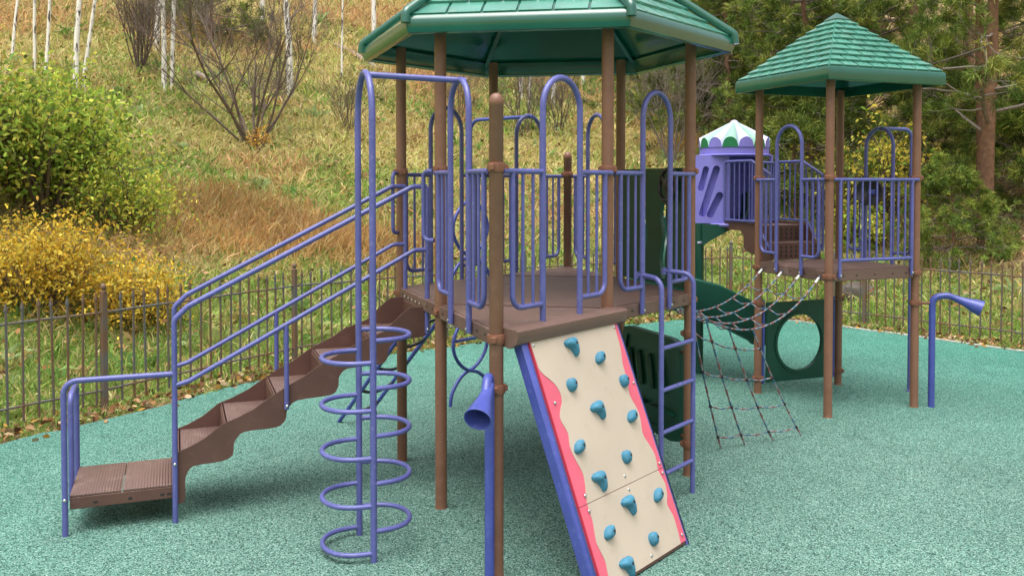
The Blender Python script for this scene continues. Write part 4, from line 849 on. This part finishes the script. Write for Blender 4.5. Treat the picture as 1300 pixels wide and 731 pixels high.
def litter():
    # fallen leaves: a strip by the fence and scattered on the hill
    s_ = rng.uniform(s_at(-7.2, 5.1), send, 2600); P_ = np.array([fpos(x) for x in s_]); t = np.array([unit(fpos(x+.05)-fpos(x-.05)) for x in s_]); nrm = np.stack([t[:, 1], -t[:, 0]], 1)
    off = rng.normal(.2, .17, len(s_)).clip(-.5, .62); xy = P_+nrm*off[:, None]; kk = (off < .42) | (rng.uniform(size=len(off)) < .3); xy = xy[kk]
    y2 = 9+rng.uniform(0, 1, 16000)**1.1*36; x2 = rng.uniform(-1, 1, 16000)*(y2*.66+2); k = sdist(x2, y2) > .3; xy = np.vstack([xy, np.stack([x2[k], y2[k]], 1)])
    n_ = len(xy); zz = np.maximum(height(xy[:, 0], xy[:, 1]), 0)+rng.uniform(.006, .05, n_)+np.where(sdist(xy[:, 0], xy[:, 1]) > 1.0, rng.uniform(.04, .22, n_), 0); b = np.stack([xy[:, 0], xy[:, 1], zz], 1)
    a = rng.uniform(0, 2*pi, n_); dr = np.stack([np.cos(a), np.sin(a), rng.normal(.1, .35, n_)], 1); dr /= np.linalg.norm(dr, axis=1, keepdims=True)
    pal = 1.0*np.array([(.30, .15, .06), (.38, .24, .12), (.20, .09, .045), (.45, .33, .2), (.36, .2, .04), (.12, .06, .035)]); c = pal[rng.integers(0, 6, n_)]*rng.uniform(.7, 1.3, (n_, 1))
    v, f, cc = scatter_cards(b, dr, (rng.uniform(.05, .09, n_)*(1+.03*np.maximum(xy[:, 1]-14, 0))), rng.uniform(.035, .06, n_)*(1+.03*np.maximum(xy[:, 1]-14, 0)), c, .12); tagmesh('leaf_litter', npmesh('leaf_litter', v, f, cc, 'litter', 5), kind='stuff', label='fallen dry leaves along the fence and over the slope', cat='leaves')
litter()
def weeds():
    n_ = 900; y = 10+rng.uniform(0, 1, n_)**1.3*26; x = rng.uniform(-1, 1, n_)*(y*.62+1); k = sdist(x, y) > .6; x, y = x[k], y[k]; z = height(x, y); n_ = len(x); nb = 16
    sz = (.10+.006*y)*rng.uniform(.6, 1.7, n_); rep = lambda a: np.repeat(a, nb, 0); pal = np.array([(.20, .36, .10), (.34, .44, .20), (.14, .25, .05), (.42, .30, .14), (.45, .36, .14), (.30, .34, .12)]); kind = rng.integers(0, 6, n_)
    a = rng.uniform(0, 2*pi, n_*nb); el = np.abs(rng.normal(.7, .35, n_*nb)); dr = np.stack([np.cos(a)*np.cos(el), np.sin(a)*np.cos(el), np.sin(el)], 1)
    b = np.stack([rep(x), rep(y), rep(z)+.05], 1)+rng.normal(0, .25, (n_*nb, 3))*rep(sz)[:, None]*[1, 1, .5]
    v, f, c = scatter_cards(b, dr, rep(sz)*rng.uniform(.6, 1.5, n_*nb), rep(sz)*rng.uniform(.12, .3, n_*nb), pal[rep(kind)]*rng.uniform(.7, 1.25, (n_*nb, 1)), .3)
    tagmesh('hill_weeds', npmesh('hill_weeds', v, f, c, 'leaf', 5), kind='stuff', label='scattered low weeds and dry rosettes on the slope', cat='weeds')
weeds()
def stems(paths, n=6):
    m = M()
    for pts, r0_, r1_ in paths: m.tube(pts, list(np.linspace(r0_, r1_, len(pts))), n, False)
    return m
def grow(start, d, length, r0, depth, out, spread=.5, kids=(2, 4), up=.15, shrink=.62, bend=.16, rmin=.0022, along=(.25, .95)):
    k = max(3, 7-2*depth); pts = [np.array(start, float)]; d = unit(d); sl_ = length/k
    for i in range(k): d = unit(d+rng.normal(0, bend, 3)+V3(0, 0, up*.3)); pts.append(pts[-1]+d*sl_)
    out.append((pts, r0, max(rmin, r0*.4))); tips = [(pts[-1], d)]
    if depth > 0:
        for j in range(rng.integers(kids[0], kids[1]+1)):
            f = rng.uniform(*along); i = min(k-1, int(f*k)); st = pts[i]+(pts[i+1]-pts[i])*(f*k-i); nd = unit(unit(pts[i+1]-pts[i])+rng.normal(0, spread, 3)+V3(0, 0, up))
            tips += grow(st, nd, length*shrink*rng.uniform(.7, 1.2), max(rmin, r0*(1-.55*f)*.62), depth-1, out, spread, kids, up, shrink, bend, rmin, along)
    return tips
def leaves(points, n, spread, size, pal, droop=.2, upb=.2):
    P_ = np.array(points); pw = rng.uniform(0, 1, len(P_))**2.2; i = rng.choice(len(P_), n, p=pw/pw.sum()); b = P_[i]+rng.normal(0, 1, (n, 3))*spread; dr = rng.normal(0, 1, (n, 3)); dr[:, 2] += upb; dr /= np.linalg.norm(dr, axis=1, keepdims=True)
    pal = np.array(pal); clump = rng.uniform(.6, 1.4, len(P_))[i][:, None]; c = pal[rng.integers(0, len(pal), n)]*rng.uniform(.75, 1.3, (n, 1))*clump
    return scatter_cards(b, dr, size*rng.uniform(.6, 1.4, n), size*.55*rng.uniform(.7, 1.3, n), c, droop)
def bush(name, label, x, y, h, wd, nst, nleaf, size, pal, twig='dtwig', group=None, spread=.1, depth=2, lean=.6, cat='bush', foliage='foliage', leafy=True, rad=.02, kids=(3, 5), up=.2, lx=1.0):
    z = hz(x, y)-.03; T = Thing(name, label, cat, (x, y, z), group); out = []; tips = []
    for k in range(nst):
        a = 2*pi*k*.618+rng.normal(0, .25); tl = (.12+.88*((k+.5)/nst)**.8)*lean*rng.uniform(.85, 1.15); tips += grow((x+cos(a)*.12*wd*.5*rng.uniform(0, 1), y+sin(a)*.12*wd*.5, z), (cos(a)*tl*lx, sin(a)*tl, 1), h*rng.uniform(.55, .8), rad*h*rng.uniform(.6, 1.2), depth, out, .45, kids, up, .6, .12)
    T.part('branches', stems(out, 5), twig, 50)
    if leafy:
        pts = [p for t_, d in tips for p in (t_,)]+[p for pp, *_ in out for p in pp[2:]]
        v, f, c = leaves(pts, nleaf, spread, size, pal); me = npmesh(foliage, v-np.array([x, y, z]), f, c, 'leaf', 5); o = bpy.data.objects.new(foliage, me); COL.objects.link(o); o.parent = T.o
    return T
GP = [(.30, .44, .06), (.40, .54, .08), (.52, .58, .10), (.20, .32, .05), (.62, .58, .10)]
YP = [(.80, .56, .06), (.76, .46, .05), (.82, .64, .11), (.60, .50, .08), (.52, .32, .05)]
OP = [(.26, .28, .06), (.28, .23, .05), (.36, .26, .06), (.14, .16, .035)]
bush('leafy_bush', 'big bright green leafy bush on the left slope', -7.75, 14.9, 2.15, 3.0, 26, 9500, .095, GP, spread=.26, lean=1.0)
bush('leafy_bush', 'dark olive bush at the left edge behind the yellow bush', -8.6, 13.4, 2.3, 2.4, 18, 5600, .085, OP+GP[:2], spread=.24, lean=.9)
bush('leafy_bush', 'low yellow green bush at the right foot of the big green bush', -6.75, 15.4, 1.15, 2.0, 16, 3200, .075, GP[1:]+[(.6, .55, .09)], spread=.27, lean=1.3)
bush('autumn_bush', 'golden yellow autumn bush behind the fence at far left', -6.45, 12.0, 1.0, 3.2, 30, 7200, .06, YP, spread=.24, lean=1.4)
bush('autumn_bush', 'low golden bush right of the taller yellow one, behind the fence', -5.3, 12.5, .75, 2.0, 20, 4800, .055, YP+[(.5, .42, .12)], spread=.22, lean=1.3)
bush('autumn_bush', 'small orange seedling at the foot of the bare grey shrub', -6.0, 21.3, .7, .5, 6, 260, .055, [(.62, .40, .06), (.58, .30, .06)], spread=.05, lean=.4)
for x, y, h, lb in ((-4.4, 17.3, .6, 'rusty orange grass clump left of the tower stairs'), (-3.3, 17.0, .62, 'rusty orange grass clump behind the upper handrail'), (-5.6, 17.4, .55, 'pale rust grass clump right of the low yellow green bush'), (-5.1, 16.4, .45, 'low rust grass clump nearest the fence on the left slope'), (-2.4, 17.6, .5, 'rust grass clump behind the left roof post')):
    n_ = 1700; z = hz(x, y); T = Thing('grass_clump', lb, 'grass clump', (x, y, z)); bx_ = rng.normal(0, .62, n_); by_ = rng.normal(0, .45, n_); b = np.stack([bx_, by_, height(x+bx_, y+by_)-z], 1)
    dr = np.stack([rng.normal(.1, .38, n_), rng.normal(0, .38, n_), np.full(n_, 1.)], 1); dr /= np.linalg.norm(dr, axis=1, keepdims=True); pl = np.array([(.60, .36, .13), (.56, .38, .18), (.62, .48, .22), (.50, .29, .11)])
    v, f, c = blades(b, dr, h*rng.uniform(.5, 1.15, n_), rng.uniform(.012, .026, n_), pl[rng.integers(0, 4, n_)]*rng.uniform(.7, 1.25, (n_, 1)), .2); o = bpy.data.objects.new('blades', npmesh('blades', v, f, c, 'grass', 4)); COL.objects.link(o); o.parent = T.o
bush('bare_shrub', 'large bare grey shrub with many spreading stems on the open slope', -6.28, 21.8, 4.2, 3.0, 11, 0, .1, GP, 'dtwig', depth=4, lean=.95, leafy=False, rad=.0095, kids=(3, 5), up=.14)
bush('bare_shrub', 'dense dark bare shrub between the two pairs of white birches', -10.33, 24.96, 3.0, 1.6, 14, 0, .1, GP, 'dtwig', depth=3, lean=.3, leafy=False, rad=.009)
for x, y, h, lb in ((-4.4, 24.2, 1.7, 'thin brown brush seen between the loop climber poles'), (.35, 27.0, 2.6, 'brown leafless thicket seen through the tower railings'), (1.4, 27.6, 2.3, 'brown leafless thicket behind the taller deck arch'), (4.7, 26.5, 3.6, 'tall grey leafless brush beside the right roof post'), (-1.6, 27.5, 2.0, 'low leafless brush behind the short domed post')):
    bush('bare_shrub', lb, x, y, h, 2.0, 12, 0, .1, GP, 'limb' if x > 4 else 'dtwig', depth=3, lean=.55, leafy=False, rad=.007, kids=(3, 5))
# birches
def birch(x, y, h, lean, r, label):
    z = hz(x, y)-.1; T = Thing('birch_tree', label, 'birch tree', (x, y, z), 'white birches on the slope'); pts = [V3(x, y, z)]; d = unit(V3(lean, rng.normal(0, .03), 1))
    for k in range(12): d = unit(d+rng.normal(0, .018, 3)); pts.append(pts[-1]+d*h/12)
    r *= .85; T.part('trunk', stems([(pts, r, r*.35)], 9), 'birch', 60); out = []
    for k in range(8): i = rng.integers(4, 12); a = rng.uniform(0, 2*pi); grow(pts[i], (cos(a), sin(a), .7), h*.16, r*.3, 1, out, .4, (2, 4), .2, .55, .15, .004)
    T.part('crown', stems(out, 4), 'limb', 60)
for x, y, ln, r, lb in ((-12.98, 23.28, .10, .05, 'leaning thin birch nearest the left edge'), (-12.0, 22.55, .03, .05, 'thin upright birch second from the left edge'), (-11.57, 22.18, .12, .055, 'birch leaning right beside the leftmost pair'), (-10.83, 22.28, .025, .085, 'white birch of the left pair above the green bush, its straighter stem'), (-10.72, 22.37, .10, .06, 'slim birch of the left pair leaning right'), (-9.22, 23.82, .01, .085, 'straight white birch of the middle pair, left stem'), (-9.08, 23.95, .06, .075, 'white birch of the middle pair leaning right'), (-10.84, 27.4, .0, .11, 'birch rising behind the dense dark shrub'), (-6.53, 26.48, .01, .13, 'grey barked trunk behind the large bare shrub'), (-7.41, 33.56, .02, .11, 'far birch high on the slope right of the bare shrub'), (-9.57, 34.5, .0, .11, 'far birch high on the slope behind the bare shrub'), (-5.6, 29.5, .01, .045, 'very thin sapling trunk left of the tower roof'), (-5.49, 35.8, .0, .12, 'birch just left of the big green roof'), (.3, 30.8, .0, .09, 'greyish birch seen under the big roof, leftmost there'), (.58, 29.6, .01, .055, 'thin white birch seen under the roof beside the greyish one'), (1.38, 30.3, .03, .09, 'white birch framed by the taller deck arch'), (1.19, 34.0, .0, .09, 'far birch under the roof above the deck arch'), (2.6, 33.0, .02, .09, 'far birch seen under the roof near its right front post')):
    birch(x, y, rng.uniform(7, 9.5), ln, r, lb)
# fallen logs
for (x0, y0), (x1, y1), lb in (((-6.6, 33.5), (-3.6, 30.5), 'fallen grey trunk lying on the slope left of the big roof'), ((-8.9, 25.4), (-8.3, 25.0), 'short dead stick near the middle birches'), ((11.5, 30), (14.5, 29), 'fallen trunk on the forest floor at right')):
    pts = [V3(x0+(x1-x0)*t, y0+(y1-y0)*t, hz(x0+(x1-x0)*t, y0+(y1-y0)*t)+.14) for t in np.linspace(0, 1, 6)]
    c0 = pts[0]; T = Thing('fallen_log', lb, 'log', c0); T.part('log', stems([(pts, .11, .07)], 8), 'log', 60)
# rocks behind the right fence
for x, y, r_, lb in ((6.6, 17.0, .28, 'grey rock in the grass behind the fence under the square deck'),):
    T = M(); vs = []; nn_, mm = 12, 7
    for i in range(mm+1):
        ph = pi*i/mm
        for j in range(nn_): th = 2*pi*j/nn_; rr = r_*(1+.25*rng.normal()*.4); vs.append(V3(rr*sin(ph)*cos(th)*1.5, rr*sin(ph)*sin(th), rr*cos(ph)*.7))
    T.add(vs, [(i*nn_+j, i*nn_+(j+1) % nn_, (i+1)*nn_+(j+1) % nn_, (i+1)*nn_+j) for i in range(mm) for j in range(nn_)])
    tagmesh('rock', T.mesh('rock', mat('rock_grey', (.09, .075, .065), .9, .3, 6, .8, 12), 50), lb, 'rock', loc=(x, y, hz(x, y)+.08))
# pines
NP = [(.13, .20, .04), (.20, .28, .05), (.28, .35, .07), (.075, .13, .03), (.31, .31, .07)]
def pine_mesh(h, r, spread, first, nlimb, seed, tuft=32, sz=.23):
    global rng
    keep = rng; rng = np.random.default_rng(seed); pts = [V3(0, 0, 0)]; d = V3(0, 0, 1.)
    for k in range(14): d = unit(d+rng.normal(0, .015, 3)); pts.append(pts[-1]+d*h/14)
    tr = stems([(pts, r, r*.18)], 11).mesh('trunk', 'bark', 60); limbs = []; tips = []
    for k in range(nlimb):
        f = first+(1-first)*(k+.5)/nlimb*.98; i = min(13, int(f*14)); st = pts[i]+(pts[i+1]-pts[i])*(f*14-i); a = k*2.4+rng.normal(0, .3); L_ = spread*(1.08-f)*rng.uniform(.6, 1.15)+.3
        tips += grow(st, (cos(a), sin(a), rng.uniform(-.25, .3)), L_, r*.22*(1.1-f)+.012, 2, limbs, .5, (3, 5), .1, .5, .14, .006, (.3, 1.0))
    lm = stems(limbs, 4).mesh('limbs', 'limb', 60); cen = []; dr = []
    for t_, d_ in tips: cen.append(t_); dr.append(d_)
    for pp, *_ in limbs:
        for q_ in range(len(pp)-1, len(pp)): cen.append((pp[q_]+pp[q_-1])/2); dr.append(unit(pp[q_]-pp[q_-1]))
    C_ = np.array(cen); D_ = np.array(dr); n_ = len(C_); nb = tuft; pal = np.array(NP); cc = pal[rng.integers(0, 5, n_)]*rng.uniform(.55, 1.35, (n_, 1))
    b = np.repeat(C_, nb, 0)+rng.normal(0, sz*.22, (n_*nb, 3)); dd = np.repeat(D_, nb, 0)*.9+rng.normal(0, .62, (n_*nb, 3))+np.array([0, 0, .25]); dd /= np.linalg.norm(dd, axis=1, keepdims=True)
    c = np.repeat(cc, nb, 0)*rng.uniform(.75, 1.3, (n_*nb, 1)); v, f, c = blades(b, dd, rng.uniform(.6, 1.2, n_*nb)*sz, np.full(n_*nb, .017), c, .08)
    cr = npmesh('crown', v, f, c, 'needle', 4); rng = keep; return tr, lm, cr
PM = [pine_mesh(11, .20, 3.0, .10, 58, 101), pine_mesh(9, .16, 2.7, .06, 54, 102), pine_mesh(12, .165, 2.8, .2, 40, 103), pine_mesh(3.6, .06, 1.6, .08, 34, 104, 26, .19), pine_mesh(13, .17, 2.5, .5, 34, 105)]
def pine(k, x, y, rot, s, label, cat='pine tree'):
    T = Thing('pine_tree', label, cat, (x, y, hz(x, y)-.1), 'pines on the right slope'); T.o.rotation_euler = (0, 0, rot); T.o.scale = (s, s, s)
    for nm, me in zip(('trunk', 'limbs', 'crown'), PM[k]): T.inst(nm, me, (0, 0, 0), local=True)
for k, x, y, rt, s, lb in ((2, 10.0, 18.9, 1.6, 1.0, 'nearest pine with orange trunk behind the right end of the fence'), (4, 10.4, 19.8, 2.1, .8, 'slim pine standing just behind the nearest orange trunked pine'),
    (4, 11.3, 25.0, 1.0, 1.0, 'pine with bare reddish trunk right of the square roof'), (0, 10.4, 27.2, 4.0, .9, 'pine whose trunk shows below the square roof'), (1, 8.0, 24.0, 2.6, .85, 'bushy pine behind the striped turret cone'),
    (1, 6.7, 27.5, .9, .8, 'bushy yellow green pine between the two roofs'), (1, 9.4, 29.5, 2.2, 1.0, 'dense pine directly behind the peak of the square roof'), (0, 7.2, 33.5, 5.0, 1.0, 'tall pine high on the slope between the two roofs'), (1, 13.2, 22.5, 3.3, .95, 'bushy pine at the right edge of the view'),
    (4, 14.0, 27.5, .2, 1.1, 'tall pine at upper right behind the nearest one'), (1, 9.6, 37.0, 2.0, 1.0, 'far bushy pine left of the square roof peak'), (1, 16.5, 40.0, .6, 1.2, 'farthest pine at upper right'),
    (3, 12.1, 20.2, .5, 1.0, 'young pine low at the right edge behind the fence'), (3, 9.0, 18.2, 2.5, .62, 'small young pine just behind the fence right of the tower'), (3, 6.9, 21.8, 1.5, 1.1, 'young yellow green pine behind the turret stair'), (3, 10.9, 24.0, 4.4, 1.05, 'young pine seen through the square tower railings'), (3, 5.6, 30.5, 3.0, 1.1, 'young pine on the slope by the right roof post'),
    (3, 4.5, 36.0, 3.6, 1.2, 'small fir high on the slope beside the right roof post'), (3, -10.2, 30.5, 1.0, 1.1, 'small dark fir at the top left of the slope')):
    pine(k, x, y, rt, s, lb)
for x, y, h, lb, pl in ((8.3, 20.6, 2.3, 'yellow leaved shrub glowing behind the square tower railing', YP[2:4]+GP[3:]), (7.6, 19.8, .9, 'low green shrub behind the fence near the turret', GP+OP), (11.6, 17.6, .8, 'low olive shrub behind the right end of the fence', OP+GP)):
    bush('leafy_bush', lb, x, y, h, 1.5, 16, 2600, .1, pl, spread=.12, lean=.8)
